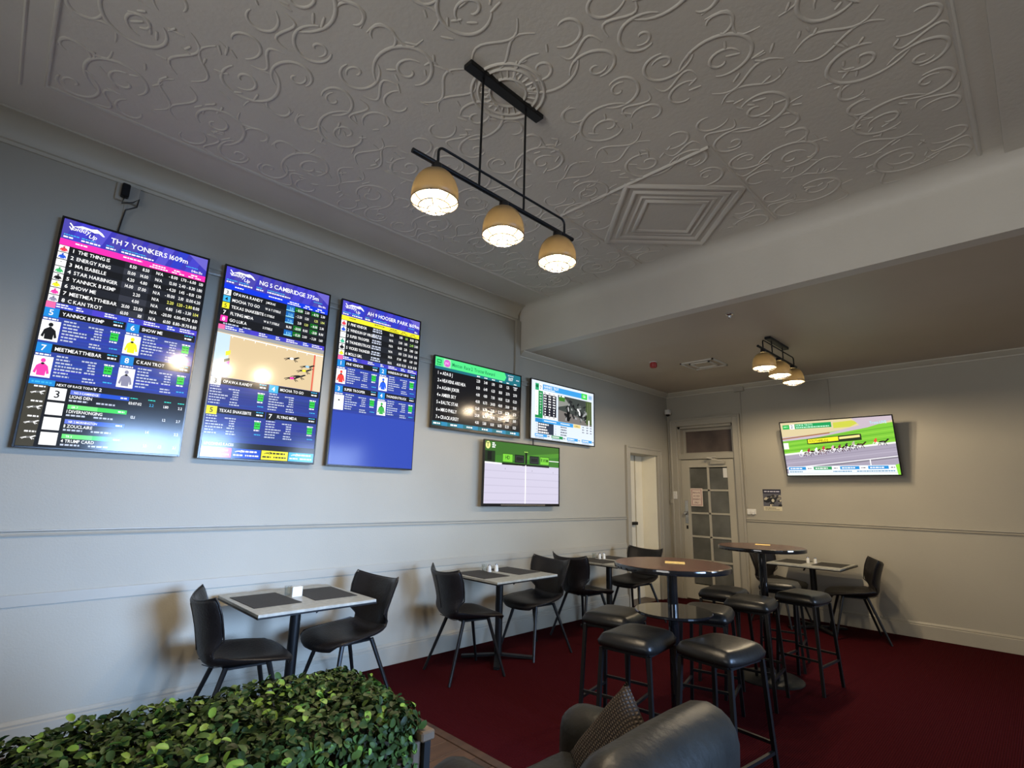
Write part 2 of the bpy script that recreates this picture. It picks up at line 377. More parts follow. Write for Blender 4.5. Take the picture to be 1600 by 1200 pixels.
# picture rails (two heights), chair rail, lower dado board
def rail(z, h, d): return [(0, z-h), (d*.6, z-h), (d*.75, z-h*.75), (d*.45, z-h*.55), (d*.5, z-h*.35), (d, z-h*.2), (d, z), (0, z)]
b = MB(); b.prism(rail(3.045, .055, .024), 'y', .3, 2.35); struct(b, 'trim_6', M['trim'], True)
b = MB(); b.prism(rail(2.755, .055, .024), 'y', 2.3, 4.45); struct(b, 'trim_7', M['trim'], True)
b = MB(); b.prism(rail(1.185, .036, .022), 'y', YN, 6.38); struct(b, 'trim_8', M['trim'], True)
b = MB(); b.prism([(BY-u, z) for u, z in rail(1.19, .036, .022)], 'x', 1.16, XW); struct(b, 'trim_9', M['trim'], True)
b = MB(); b.box(0, YN, .767, .010, 6.38, .831, .001); struct(b, 'trim_10', M['trim'])
def base(h=.17): return [(0, 0), (.022, 0), (.022, h-.035), (.016, h-.028), (.018, h-.018), (.010, h-.008), (.006, h), (0, h)]
b = MB(); b.prism(base(), 'y', YN, 6.38); struct(b, 'baseboard_left', M['trim'])
b = MB(); b.prism([(BY-u, z) for u, z in base()], 'x', 1.16, XW); struct(b, 'baseboard_back', M['trim'])
b = MB(); b.prism([(XW-u, z) for u, z in base()], 'y', YN, BY); struct(b, 'baseboard_right', M['trim'])

# ---------------------------------------------------------------- door 1 (left wall): casing, two cream leaves with panic bar
d1 = bpy.data.objects.new('door_1', None); COL.objects.link(d1); d1['kind'] = 'structure'
b = MB(); cw = .085
b.box(0, D1y0-cw, 0, .03, D1y0, D1z+cw, .006, 2); b.box(0, D1y1, 0, .03, D1y1+cw, D1z+cw, .006, 2); b.box(0, D1y0, D1z, .03, D1y1, D1z+cw, .006, 2)
b.box(.001, D1y0-cw-.018, 0, .042, D1y0-cw+.012, D1z+cw+.018, .004); b.box(.001, D1y1+cw-.012, 0, .042, D1y1+cw+.018, D1z+cw+.018, .004)
b.box(.001, D1y0-cw, D1z+cw-.012, .042, D1y1+cw, D1z+cw+.018, .004)
b.build('door_casing', M['trim'], d1)
b = MB(); b.box(-.30, D1y0-.0, 0, -.255, 7.01, D1z); b.build('door_leaf', M['cream'], d1)
b = MB(); b.box(-.30, 7.035, 0, -.250, 7.222, D1z, .003); b.build('door_stile', M['cream'], d1)
b = MB(); b.box(-.255, D1y1-.012, 0, -.01, D1y1-.0005, D1z, .002); b.build('door_reveal', M['cream'], d1)
b = MB(); b.box(-.255, D1y0+.05, 1.045, -.2, 7.0, 1.09, .006); b.build('push_bar', M['black'], d1)
b = MB(); b.box(-.42, D1y0-.1, -.1, -.32, D1y1+.1, 2.2); b.build('door_backing', M['black'], d1)

# ---------------------------------------------------------------- door 2 (back wall): casing, transom, ten-light glazed door
d2 = bpy.data.objects.new('door_2', None); COL.objects.link(d2); d2['kind'] = 'structure'
DT = 2.03
b = MB(); c2 = .10
b.box(D2x0-c2, BY-.028, 0, D2x0, BY, D2z+c2, .006, 2); b.box(D2x1, BY-.028, 0, D2x1+c2, BY, D2z+c2, .006, 2); b.box(D2x0, BY-.028, D2z, D2x1, BY, D2z+c2, .006, 2)
b.box(D2x0-c2-.012, BY-.042, 0, D2x0-c2+.016, BY, D2z+c2+.016, .004); b.box(D2x1+c2-.016, BY-.042, 0, D2x1+c2+.012, BY, D2z+c2+.016, .004)
b.box(D2x0-c2, BY-.042, D2z+c2-.016, D2x1+c2, BY, D2z+c2+.016, .004)
b.box(D2x0, BY, DT+.01, D2x1, BY+.13, DT+.095, .004); b.box(D2x0, BY+.02, 0, D2x0+.035, BY+.28, D2z); b.box(D2x1-.035, BY+.02, 0, D2x1, BY+.28, D2z); b.box(D2x0, BY+.02, D2z-.035, D2x1, BY+.28, D2z)
b.build('door_casing', M['trim'], d2)
b = MB(); b.box(D2x0+.035, BY+.14, DT+.095, D2x1-.035, BY+.15, D2z-.035); b.build('transom_pane', M['pinkglass'], d2)
b = MB(); b.box(D2x0+.035, BY+.125, DT+.095, D2x1-.035, BY+.155, DT+.12); b.box(D2x0+.035, BY+.125, D2z-.075, D2x1-.035, BY+.155, D2z-.035)
b.box(D2x0+.035, BY+.12, DT+.095, D2x0+.075, BY+.155, D2z-.035); b.box(D2x1-.06, BY+.12, DT+.095, D2x1-.035, BY+.155, D2z-.035); b.build('transom_frame', M['trim'], d2)
dx0, dx1 = D2x0+.035, D2x1-.035; gx0, gx1 = dx0+.125, dx1-.095; gz0, gz1 = .22, 1.915; dyf = BY+.02
b = MB(); b.box(dx0, dyf, .012, gx0, dyf+.045, DT, .003); b.box(gx1, dyf, .012, dx1, dyf+.045, DT, .003); b.box(gx0, dyf, gz1, gx1, dyf+.045, DT, .003); b.box(gx0, dyf, .012, gx1, dyf+.045, gz0, .003)
rows = 5; ph = (gz1-gz0)/rows; gm = (gx0+gx1)/2
for k in range(1, rows): b.box(gx0, dyf+.004, gz0+k*ph-.014, gx1, dyf+.041, gz0+k*ph+.014, .003)
b.box(gm-.017, dyf+.004, gz0, gm+.017, dyf+.041, gz1, .003)
leaf2 = b.build('door_leaf', M['door'], d2)
for k in range(rows):
    for s_ in (0, 1):
        b = MB(); b.box(gx0 if s_ == 0 else gm+.017, dyf+.018, gz0+k*ph+.014, gm-.017 if s_ == 0 else gx1, dyf+.024, gz0+(k+1)*ph-.014); b.build('pane', M['darkglass'], d2)
b = MB(); b.box(dx0+.035, dyf-.008, 1.08, dx0+.085, dyf, 1.42, .002); b.lathe([(.012, 0), (.012, .03), (.026, .035), (.028, .05), (.018, .06)], (0, 0, 0), 12)
for v in b.bm.verts:
    if abs(v.co.x) < .04 and abs(v.co.y) < .04: v.co = Vector((dx0+.06+v.co.x, dyf-.004-v.co.z, 1.23+v.co.y))
b.build('door_handle', M['chrome'], d2)
b = MB(); b.box(dx0+.045, dyf-.006, 1.0, dx0+.075, dyf, 1.05, .002); b.build('door_lock', M['darkmetal'], d2)
b = MB(); b.box(gm+.06, dyf-.05, DT-.075, gm+.28, dyf, DT-.03, .005); b.sqbar((gm+.24, dyf-.03, DT-.03), (gm+.05, dyf-.13, DT+.02), .016); b.sqbar((gm+.05, dyf-.13, DT+.02), (gm+.15, dyf-.025, DT+.035), .016); b.build('door_closer', M['trim'], d2)
b = MB(); b.box(gx1-.06, dyf-.006, 1.76, gx1-.0, dyf+.0, 1.90, .001); b.build('door_notice', M['plastic'], d2)
# black void behind the glazed door so no daylight leaks through
b = MB(); b.box(D2x0-.1, BY+.31, -.1, D2x1+.1, BY+.35, 2.8); b.build('door_backing', M['black'], d2)

# ---------------------------------------------------------------- flat print and screen drawing
GL = {}
def glyph(ch):
    if ch in GL: return GL[ch]
    cu = bpy.data.curves.new('g', 'FONT'); cu.body = ch; cu.size = 1; cu.resolution_u = 2; cu.offset = .012
    ob = bpy.data.objects.new('g', cu); COL.objects.link(ob); bpy.context.view_layer.update()
    me = ob.to_mesh(); vs = [(v.co.x, v.co.y) for v in me.vertices]; fs = [tuple(p.vertices) for p in me.polygons]
    ob.to_mesh_clear(); bpy.data.objects.remove(ob); bpy.data.curves.remove(cu)
    if vs:
        x0 = min(v[0] for v in vs); x1 = max(v[0] for v in vs); vs = [(v[0]-x0, v[1]) for v in vs]; w = x1-x0
    else: w = .22
    GL[ch] = (vs, fs, w); return GL[ch]
class Scr:
    """drawing surface w x h (virtual units, y down); one mesh, one colour per face"""
    def __init__(s, w, h, W_, H_): s.w, s.h, s.W, s.H = w, h, W_, H_; s.v = []; s.f = []; s.c = []; s.n = 0
    def P(s, x, y): return ((x/s.w-.5)*s.W, -s.n*.00002, (.5-y/s.h)*s.H)
    def poly(s, pts, col):
        s.n += 1; i = len(s.v); s.v += [s.P(*p) for p in pts]; s.f.append(tuple(range(i, i+len(pts)))[::1]); s.c.append(col)
    def rect(s, x, y, w, h, col): s.poly([(x, y+h), (x+w, y+h), (x+w, y), (x, y)], col)
    def ell(s, x, y, rx, ry, col, n=14, a=0):
        ca, sa = math.cos(a), math.sin(a)
        s.poly([(x+rx*math.cos(2*PI*k/n)*ca-ry*math.sin(2*PI*k/n)*sa, y-(rx*math.cos(2*PI*k/n)*sa+ry*math.sin(2*PI*k/n)*ca)) for k in range(n)], col)
    def line(s, x0, y0, x1, y1, t, col):
        d = math.hypot(x1-x0, y1-y0) or 1; a, c = -(y1-y0)/d*t/2, (x1-x0)/d*t/2
        s.poly([(x0+a, y0+c), (x1+a, y1+c), (x1-a, y1-c), (x0-a, y0-c)], col)
    def text(s, t, x, y, hgt, col, al='l', sx=1.0, shear=0):
        """y = baseline"""
        k = hgt/.72; wd = 0; g = []
        for ch in t:
            if ch == ' ': wd += .26; continue
            gl = glyph(ch); g.append((gl, wd)); wd += gl[2]+.07
        x -= {'l': 0, 'c': wd*k*sx/2, 'r': wd*k*sx}[al]; s.n += 1
        for (vs, fs, w), off in g:
            i = len(s.v); s.v += [s.P(x+((vx+off)+vy*shear)*k*sx, y-vy*k) for vx, vy in vs]
            for f in fs: s.f.append(tuple(j+i for j in f)); s.c.append(col)
    def dash(s, x, y, w, h, col):
        """illegible small print: a broken bar"""
        q = x
        while q < x+w-.5:
            l = min(random.uniform(.8, 2.6)*h, x+w-q); s.rect(q, y, l, h, col); q += l+h*.45
    def build(s, name, m, parent):
        me = bpy.data.meshes.new(name); me.from_pydata(s.v, [], s.f); ca = me.color_attributes.new('Col', 'FLOAT_COLOR', 'CORNER')
        data = []
        for p, c in zip(me.polygons, s.c): data += [*c, 1.0]*p.loop_total
        ca.data.foreach_set('color', data); me.materials.append(m); o = bpy.data.objects.new(name, me); COL.objects.link(o); o.parent = parent; return o
WH = (1, 1, 1); BK = lin((.07, .075, .09)); BK2 = lin((.12, .13, .16)); CY = hexc('3fb4e8'); BL = hexc('2c3f9e'); PU = hexc('3a3fb8'); GR = hexc('35d24a'); YE = hexc('f4ee30'); PK = hexc('ff2fb0'); AZ = hexc('1e88d8')
GY = lin((.75, .78, .85))
def tv(name, label, W_, H_, loc, rz, tilt=0, group=None, bez=.012, thick=.05, bottom=.012, brackets=True, back=.0665):
    t = thing(name, label, 'television', loc, rz, group); t.rotation_euler = (tilt, 0, rz)
    b = MB(); b.box(-W_/2, .004, -H_/2, W_/2, .02, H_/2, .003); b.box(-W_/2*.82, .02, -H_/2*.8, W_/2*.82, thick-.012, H_/2*.7, .006)
    h = b.build('housing', M['bezel'], t)
    b = MB(); z0, z1 = -H_/2, H_/2; x0, x1 = -W_/2, W_/2
    b.box(x0, -.006, z0, x0+bez, .006, z1, .0015); b.box(x1-bez, -.006, z0, x1, .006, z1, .0015); b.box(x0+bez, -.006, z1-bez, x1-bez, .006, z1, .0015); b.box(x0+bez, -.006, z0, x1-bez, .006, z0+bottom, .0015)
    b.build('bezel', M['bezel'], t)
    if brackets:
        b = MB(); b.box(-.12, thick-.012, -.12, .12, back, .12); b.build('wall_bracket', M['black'], t)
    return t, (W_-2*bez, H_-bez-bottom, (bottom-bez)/2)
def silk(s, x, y, w, h, col, head=None, bg=WH):
    s.rect(x, y, w, h, bg)
    cx = x+w/2
    s.poly([(cx-w*.14, y+h*.36), (cx-w*.30, y+h*.46), (cx-w*.42, y+h*.80), (cx-w*.28, y+h*.84), (cx-w*.24, y+h*.66), (cx-w*.22, y+h*.92), (cx+w*.22, y+h*.92), (cx+w*.24, y+h*.66), (cx+w*.28, y+h*.84), (cx+w*.42, y+h*.80), (cx+w*.30, y+h*.46), (cx+w*.14, y+h*.36)][::-1], col)
    s.ell(cx, y+h*.35, w*.10, h*.05, BK)
    s.ell(cx, y+h*.20, w*.13, h*.10, head or col)
def bluebg(s, x, y, w, h, c0=BL):
    s.rect(x, y, w, h, c0)
    for k in range(int(h//14)):
        c = tuple(v*random.uniform(.75, 1.35) for v in c0); yy = y+k*14
        s.poly([(x, yy+12), (x+w*.45, yy+4), (x+w, yy+10), (x+w, yy+2), (x+w*.5, yy-1 if yy-1 > y else y), (x, yy+4)], c)
def header(s, title, accent, clock, horse):
    W_ = s.w; s.rect(0, 0, W_, 90, hexc('3a36b0'))
    for k in range(9):
        s.poly([(60*k, 0), (60*k+40, 0), (60*k+10, 90), (60*k-30 if k else 0, 90)][::-1], hexc(random.choice(('4440c4', '5550c8', '2f3cc0', '4a45a8'))))
    s.poly([(W_-80, 0), (W_, 0), (W_, 60)][::-1], hexc('6a62c8'))
    # emblem: running animal over slanted lettering
    s.poly([(36, 24), (60, 14), (92, 16), (110, 10), (128, 20), (140, 34), (134, 36), (118, 26), (104, 30), (84, 24), (58, 26)][::-1], WH)
    s.line(20, 14, 36, 34, 5, WH); s.line(20, 30, 30, 44, 4, WH)
    s.text('Giddy', 26, 42, 20, WH, 'l', .95, .25); s.text('Up', 86, 58, 18, WH, 'l', 1, .25)
    s.text(title, W_*.30, 50, 24, WH, 'l', .92)
    for x, w in ((8, 50), (66, 46), (150, 26), (205, 90)): s.dash(x, 66, w, 4.5, CY)
    for x, w in ((8, 34), (66, 64), (150, 34), (205, 120)): s.dash(x, 76, w, 6.5, WH)
    s.dash(W_-86, 60, 50, 4, CY); s.text(clock, W_-14, 84, 12, WH, 'r', .9)
    s.rect(0, 90, W_, 28, accent)
    for x, w in ((50, 40), (215, 70), (325, 50), (410, 26), (480, 26)): s.dash(x, 97, w, 6, WH if accent != YE else hexc('7a6a20'))
    for x, w in ((315, 70), (402, 20), (432, 20), (470, 20), (500, 22)): s.dash(x, 108, w, 5, WH if accent != YE else hexc('7a6a20'))
def card(s, x, y, w, num, name, col, numcol=None, portrait=True, hh=148):
    nc = numcol or AZ
    s.rect(x, y, w-4, 34, BK); s.rect(x, y, 46, 40, nc); s.text(num, x+23, y+31, 24, BK if nc in (YE, WH) else WH, 'c')
    s.text(name, x+56, y+25, 15, WH, 'l', .82)
    s.dash(x+w-48, y+5, 34, 5, CY); s.dash(x+w-46, y+18, 30, 7, WH)
    px = x+66 if portrait else x+4
    if portrait: s.dash(x+2, y+44, 46, 6, WH); silk(s, x, y+54, 58, hh-62, col)
    for k in range(7):
        s.dash(px, y+44+k*13.5, random.uniform(38, 52) if k not in (3, 4) else random.uniform(70, 86), 6.2, GY)
    s.dash(px+80, y+50, 50, 6, GY)
    for k in range(4): s.dash(px+102-8*(k == 3), y+62+k*12, 26+8*(k == 3), 6, GY)
    s.rect(x+w-50, y+58, 28, 34, GR); s.dash(x+w-48, y+64, 24, 5, hexc('0d7a22')); s.dash(x+w-48, y+76, 24, 5, hexc('0d7a22')); s.dash(x+w-52, y+50, 34, 6, WH); s.dash(x+w-50, y+96, 26, 6, WH)
    s.dash(px+92, y+hh-26, 36, 6, GY); s.dash(px+92, y+hh-14, 44, 6, GY); s.dash(x+w-46, y+hh-22, 30, 5, CY)
def strip(s, y, h=26):
    s.rect(0, y, s.w, h, PU); s.rect(0, y, 30, h, hexc('f06aa8'))
    for k in range(6): s.rect(60+k*88, y, 40, h, hexc('4a40c8' if k % 2 else '3448c8'))
    for x, w in ((32, 52), (95, 24), (190, 44), (275, 22), (330, 60), (420, 30), (470, 60)): s.dash(x, y+4, w*.7, 5, WH); s.dash(x, y+14, w, 5, WH)
def runner_row(s, y, h, num, name, box, boxtxt, vals, k, green=()):
    s.rect(0, y, s.w, h, BK2 if k % 2 else BK)
    if isinstance(box, tuple): s.rect(4, y+1, h-3, h-2, box)
    if boxtxt: s.text(boxtxt, 4+(h-3)/2, y+h*.8, h*.6, BK if box in (WH, YE, CY) else WH, 'c')
def greyhound(s, x, y, k, c, jc):
    s.ell(x, y, 20*k, 5*k, c, 12, .1); s.poly([(x+14*k, y-6*k), (x+30*k, y-13*k), (x+38*k, y-10*k), (x+30*k, y-6*k), (x+18*k, y+1*k)][::-1], c)
    s.ell(x+1*k, y, 10*k, 5.6*k, jc, 10, .1)
    for a, b_ in (((-16, 0), (-34, 7)), ((-14, 3), (-28, 12)), ((15, 3), (30, 10)), ((12, 4), (22, 14))): s.line(x+a[0]*k, y+a[1]*k, x+b_[0]*k, y+b_[1]*k, 3*k, c)

# ---- TV 1
def screen_one(par, dims):
    s = Scr(540, 960, dims[0], dims[1]); s.rect(0, 0, 540, 960, BK); header(s, 'TH 7 YONKERS 1609m', PK, '04m 15s', True)
    names = ['THE THING IS', 'ENERGY KING', 'MA ISABELLE', 'STAR HARBINGER', 'YANNICK B KEMP', 'SHOW ME', 'MEETMEATTHEBAR', 'C KAN TROT']
    sc_ = [(.8, .05, .08), (.02, .1, .7), WH, (.05, .5, .15), BK, (.9, .85, .02), (.95, .05, .4), lin((.55, .55, .65))]
    va = [('8.50', '8.50', 'N/A', '- 8.00', '1.70', '- 6.00', '1.10'), ('13.00', '14.00', 'N/A', '12.00', '2.40', '- 8.30', '1.80'), ('4.20', '4.80', 'N/A', '- 4.20', '1.45', '- 8.10', '1.30'), ('14.00', '17.00', 'N/A', '- 10.00', '2.10', '13.00', '4.20'),
          ('2.20', '', 'N/A', '2.20', '1.20', '- 2.80', '8.00'), ('4.00', '', 'N/A', '4.80', '1.45', '- 3.30', '1.04'), ('21.00', '23.00', 'N/A', '-20.00', '4.00', '-40.70', '8.10'), ('61.00', '101', 'N/A', '61.00', '8.80', '- 19.70', '8.80')]
    for k, n in enumerate(names):
        y = 118+k*31.5; s.rect(0, y, 540, 31.5, BK2 if k % 2 else BK); s.rect(226, y+1, 100, 29, lin((.2, .21, .25)) if k % 2 else BK2); silk(s, 2, y+2, 32, 28, sc_[k])
        s.text(str(k+1), 50, y+24, 16, WH, 'c'); s.text(n, 64, y+24, 16, WH, 'l', .82)
        for j, (x, t_) in enumerate(zip((270, 318, 372, 430, 466, 506, 536), va[k])):
            if not t_: continue
            yl = (k == 4 and j in (3, 4, 5)) or (k == 5 and j == 6)
            s.text(t_, x if t_ and va[k][1] or j else 300, y+24, 15, hexc('f0f070') if yl else WH, 'r', .72)
    strip(s, 370)
    bluebg(s, 0, 396, 540, 300)
    card(s, 0, 396, 272, '5', 'YANNICK B KEMP', BK); card(s, 272, 396, 268, '6', 'SHOW ME', (.9, .85, .02)); card(s, 0, 546, 272, '7', 'MEETMEATTHEBAR', (.95, .05, .4)); card(s, 272, 546, 268, '8', 'C KAN TROT', lin((.55, .55, .65)))
    s.rect(0, 696, 540, 264, BK); s.rect(0, 694, 78, 24, AZ); s.dash(8, 702, 60, 7, CY); s.text('NEXT OF RACE TODAY', 84, 714, 10, WH, 'l', .8); s.text('Y 2', 200, 716, 14, WH)
    for x in (330, 395, 455, 508): s.dash(x, 726, 26, 4, hexc('35e0d0'))
    s.poly([(0, 960), (0, 716), (60, 716), (52, 960)][::1], lin((.25, .24, .2)))
    rws = [('3', 'NG 3 CAMBRIDGE', 'LIONS DEN', hexc('1c4fd0'), ('03:07:02', '2.2', '1.80', '2.2')), ('', 'GR 7', '1 DIVERNONGING', GR, ('12.1', '', '1.2', '2.7')), ('', 'NR 2 MORNINGTON', '11 ZOUCLAIRE', hexc('1c4fd0'), ('', '1.4', '', '2.2')), ('', 'TR 5', '4 TRUMP CARD', GR, ('', '1.8', '1.2', '2.1'))]
    for k, (n, a_, b_, c_, v_) in enumerate(rws):
        y = 722+k*60; s.rect(66, y, 52, 50, WH)
        if n: s.text(n, 92, y+40, 30, BK, 'c')
        s.rect(130, y+2, 196, 18, c_); s.rect(130, y+2, 96, 18, tuple(min(1, v*1.0+.12) for v in c_)); s.text(a_, 142, y+16, 9, WH, 'l', .8); s.dash(296, y+8, 22, 6, WH)
        s.text(b_, 130, y+36, 13, WH, 'l', .82); s.dash(130, y+42, 60, 7, GY); s.dash(218, y+42, 66, 7, GY); s.dash(18, y-2, 34, 6, WH)
        greyhound(s, 32, y+24, .62, WH, lin((.5, .5, .5)))
        for x, t_ in zip((350, 410, 465, 520), v_):
            if t_: s.text(t_, x, y+34, 12, CY if t_ == '2.2' and x == 410 else WH, 'c', .8)
    o = s.build('display', M['display'], par); o.location = (0, -.001+.003, dims[2]); return o
def screen_two(par, dims):
    s = Scr(540, 960, dims[0], dims[1]); s.rect(0, 0, 540, 960, BK); header(s, 'NG 5 CAMBRIDGE 375m', hexc('1038e0'), '01m 10s', False)
    names = [('3', 'OPAWA RANDY', WH, 'J MCRAE'), ('4', 'MOCHA TO GO', CY, 'W & T STEELE'), ('5', 'TEXAS SNAKEBITE', YE, 'C STEELE'), ('7', 'FLYING MIDA', BK, 'W & T STEELE'), ('8', 'GO LUKA', PK, 'S STEELE')]
    va = [('5.10', '- 8.50', '2.30', '- 8.70', '2.30'), ('2.50', '- 2.20', '1.20', '1.25', '1.04'), ('7.50', '2.10', '1.20', '- 8.00', '2.30'), ('16.00', '-21.00', '8.00', '-21.10', '8.00'), ('8.50', '- 8.20', '2.00', '- 2.20', '1.60')]
    gset = {(0, 1), (0, 3), (2, 3), (3, 1), (3, 3), (4, 1)}
    for k, (n, nm, c_, j) in enumerate(names):
        y = 118+k*35; s.rect(0, y, 540, 35, BK2 if k % 2 else BK); s.rect(4, y+2, 32, 31, c_); s.text(n, 20, y+28, 20, WH if c_ in (BK, PK) else BK, 'c')
        s.text(nm, 46, y+26, 16, WH, 'l', .82); s.text(j, 205, y+25, 12, WH, 'l', .75)
        s.rect(312, y+2, 44, 28, hexc('1766b8')) if k != 3 else None; s.rect(312, y+27, 44, 6, hexc('8fd8f8')) if k != 3 else None
        for i, (x, t_) in enumerate(zip((350, 400, 438, 490, 528), va[k])):
            if (k, i) in gset: s.rect(x-42, y+3, 44, 26, hexc('0e6a1c'))
            s.text(t_, x, y+25, 14, hexc('8fd8f8') if i == 0 and k != 3 else (hexc('e8f080') if (k, i) in ((1, 4), (2, 2), (1, 3)) else WH), 'r', .74)
    s.dash(20, 296, 70, 7, GY); s.dash(110, 298, 40, 6, GY); s.rect(0, 293, 540, 3, BK); strip(s, 306, 24)
    # race picture
    s.rect(0, 330, 540, 240, hexc('dcc49a')); s.poly([(0, 330), (540, 330), (540, 352), (0, 346)][::-1], lin((.62, .62, .62))); s.line(0, 352, 540, 366, 5, WH)
    for k in range(9): s.line(70+k*54, 352+k*1.5, 70+k*54, 366+k*1.5, 3, WH)
    s.poly([(0, 350), (60, 352), (66, 570), (0, 570)][::-1], hexc('c8e0f4')); s.poly([(48, 440), (70, 430), (70, 452), (50, 462)][::-1], YE); s.poly([(40, 500), (72, 484), (72, 520), (44, 540)][::-1], PK); s.poly([(46, 480), (70, 470), (70, 484), (46, 496)][::-1], BK)
    s.rect(488, 366, 8, 204, hexc('e05a48')); s.rect(500, 372, 40, 198, hexc('e6d2b0'))
    greyhound(s, 368, 412, 1.15, BK, WH); greyhound(s, 456, 440, 1.15, BK, hexc('9fd0f0')); greyhound(s, 440, 466, 1.15, BK, YE); greyhound(s, 412, 502, 1.15, BK, BK); greyhound(s, 380, 518, 1.15, BK, PK)
    bluebg(s, 0, 570, 540, 316, hexc('2b3c90'))
    card(s, 0, 572, 272, '3', 'OPAWA RANDY', WH, WH, False, 140); card(s, 272, 572, 268, '4', 'MOCHA TO GO', WH, CY, False, 140); card(s, 0, 716, 272, '5', 'TEXAS SNAKEBITE', WH, YE, False, 140); card(s, 272, 716, 268, '7', 'FLYING MIDA', WH, BK, False, 140)
    s.rect(0, 884, 540, 76, BK); s.text('UPCOMING RACES', 10, 902, 13, WH, 'l', .85)
    for k, c_ in enumerate((PK, hexc('1c4fd0'), YE, CY)):
        s.rect(2+k*135, 912, 131, 46, c_); tc_ = BK if c_ == YE else WH; greyhound(s, 30+k*135, 924, .5, tc_, tc_); s.dash(44+k*135, 920, 74, 8, tc_); s.dash(8+k*135, 940, 42, 7, tc_); s.dash(62+k*135, 940, 62, 7, tc_)
    o = s.build('display', M['display'], par); o.location = (0, .002, dims[2])
def screen_three(par, dims):
    s = Scr(540, 960, dims[0], dims[1]); s.rect(0, 0, 540, 960, hexc('2f48b0')); header(s, 'AH 9 HOOSIER PARK 1609m', YE, '18m', True)
    nm = ['PINE VENDOR', 'WINDSUN OF VIRGINIA', 'SUPER TROOPER', 'THUNDERSTRUCK', 'VICKIES THUNDER', 'MOLLS GIRL']
    cs = [(.8, .05, .08), (.02, .1, .8), WH, (.05, .5, .3), BK, (.9, .85, .02)]
    va = [('N/A', '1.80', '1.10', '8.00', '1.20'), ('N/A', '5.00', '1.80', '2.40', '3.00'), ('N/A', '16.00', '2.10', '3.80', '1.30'), ('N/A', '8.10', '2.30', '20.00', '8.10'), ('N/A', '17.00', '4.10', '6.10', '1.30'), ('N/A', '41.00', '10.20', '16.20', '8.30')]
    for k, n in enumerate(nm):
        y = 118+k*36; s.rect(0, y, 540, 36, BK2 if k % 2 else BK); silk(s, 2, y+2, 34, 32, cs[k]); s.text(str(k+1), 50, y+27, 17, WH, 'c'); s.text(n, 62, y+27, 17, WH, 'l', .7)
        s.dash(208, y+6, 60, 9, GY); s.dash(206, y+20, 64, 9, GY)
        for i, (x, t_) in enumerate(zip((352, 418, 456, 502, 536), va[k])): s.text(t_, x, y+27, 16, hexc('a8e060') if (k, i) in ((0, 2), (1, 3)) else WH, 'r', .68)
    strip(s, 334)
    bluebg(s, 0, 360, 540, 304)
    card(s, 0, 360, 272, '1', 'PINE VENDOR', (.8, .05, .04)); card(s, 272, 360, 268, '2', 'WINDSUN OF VIRG', (.02, .12, .85)); card(s, 0, 512, 272, '3', 'SUPER TROOPER', WH); card(s, 272, 512, 268, '4', 'THUNDERSTRUCK', (.05, .45, .08))
    s.rect(0, 664, 540, 296, hexc('2f48b0'))
    o = s.build('display', M['display'], par); o.location = (0, .002, dims[2])
def screen_four(par, dims):
    s = Scr(960, 540, dims[0], dims[1]); s.rect(0, 0, 960, 540, hexc('101014')); te = hexc('1f6e7c'); s.rect(0, 0, 960, 96, te)
    s.poly([(0, 0), (760, 0), (782, 38), (760, 74), (0, 74)][::-1], hexc('52e488')); s.rect(20, 18, 44, 30, hexc('169a50')); s.rect(28, 26, 28, 12, hexc('52e488')); s.dash(18, 56, 48, 8, hexc('169a50'))
    s.rect(84, 4, 72, 68, hexc('a8dcb8')); s.ell(120, 38, 32, 30, hexc('d060c8')); s.text('JNC', 120, 46, 18, hexc('f8c8f4'), 'c'); s.text('Menton  Race 2  Trotter Reward', 172, 52, 30, hexc('0c7a48'), 'l', .8)
    s.dash(800, 12, 70, 9, GY); s.text('11:07', 840, 60, 30, WH, 'c', .8); s.dash(906, 40, 36, 10, GY)
    for x in (456, 540, 628, 716, 804, 896): s.dash(x-18, 82, 34, 9, WH)
    rows_ = [('1', 'ADA B J', ('2.30', '3.40', '1.90', '1.20', '1.25', '1.20')), ('2', 'HEAVENS ARE HEA', ('8.50', '6.40', '6.20', '18.10', '21.70', '21.70')), ('3', 'AGAIN JOKER', ('4.00', '4.80', '7.00', '14.00', '12.20', '12.20')), ('4', 'AMBER SKY', ('41.00', '16.70', '24.00', '41.00', '51.00', '51.00')),
             ('5', 'BALTIC STAR', ('13.40', '16.70', '7.00', '12.20', '12.70', '11.70')), ('6', 'MIKO PHILLY', ('23.00', '16.70', '24.00', '21.00', '11.00', '11.00')), ('7', 'CRACKASKEY', ('4.00', '5.80', '8.00', '16.00', '12.20', '11.20'))]
    for k, (n, nm, v_) in enumerate(rows_):
        y = 138+k*58; s.text(n, 34, y, 27, WH, 'l', .8); s.ell(62, y-9, 7, 7, WH, 8); s.text(nm, 78, y, 27, WH, 'l', .74)
        for x, t_ in zip((456, 540, 628, 716, 804, 896), v_): s.text(t_, x, y, 25, WH, 'c', .66)
    s.rect(868, 110, 56, 6, GY); s.rect(0, 508, 960, 32, te)
    for k in range(6): s.rect(90+k*160, 508, 60, 32, hexc('2f88b0')); s.dash(14+k*166, 518, 66, 12, WH)
    o = s.build('display', M['display'], par); o.location = (0, .002, dims[2])
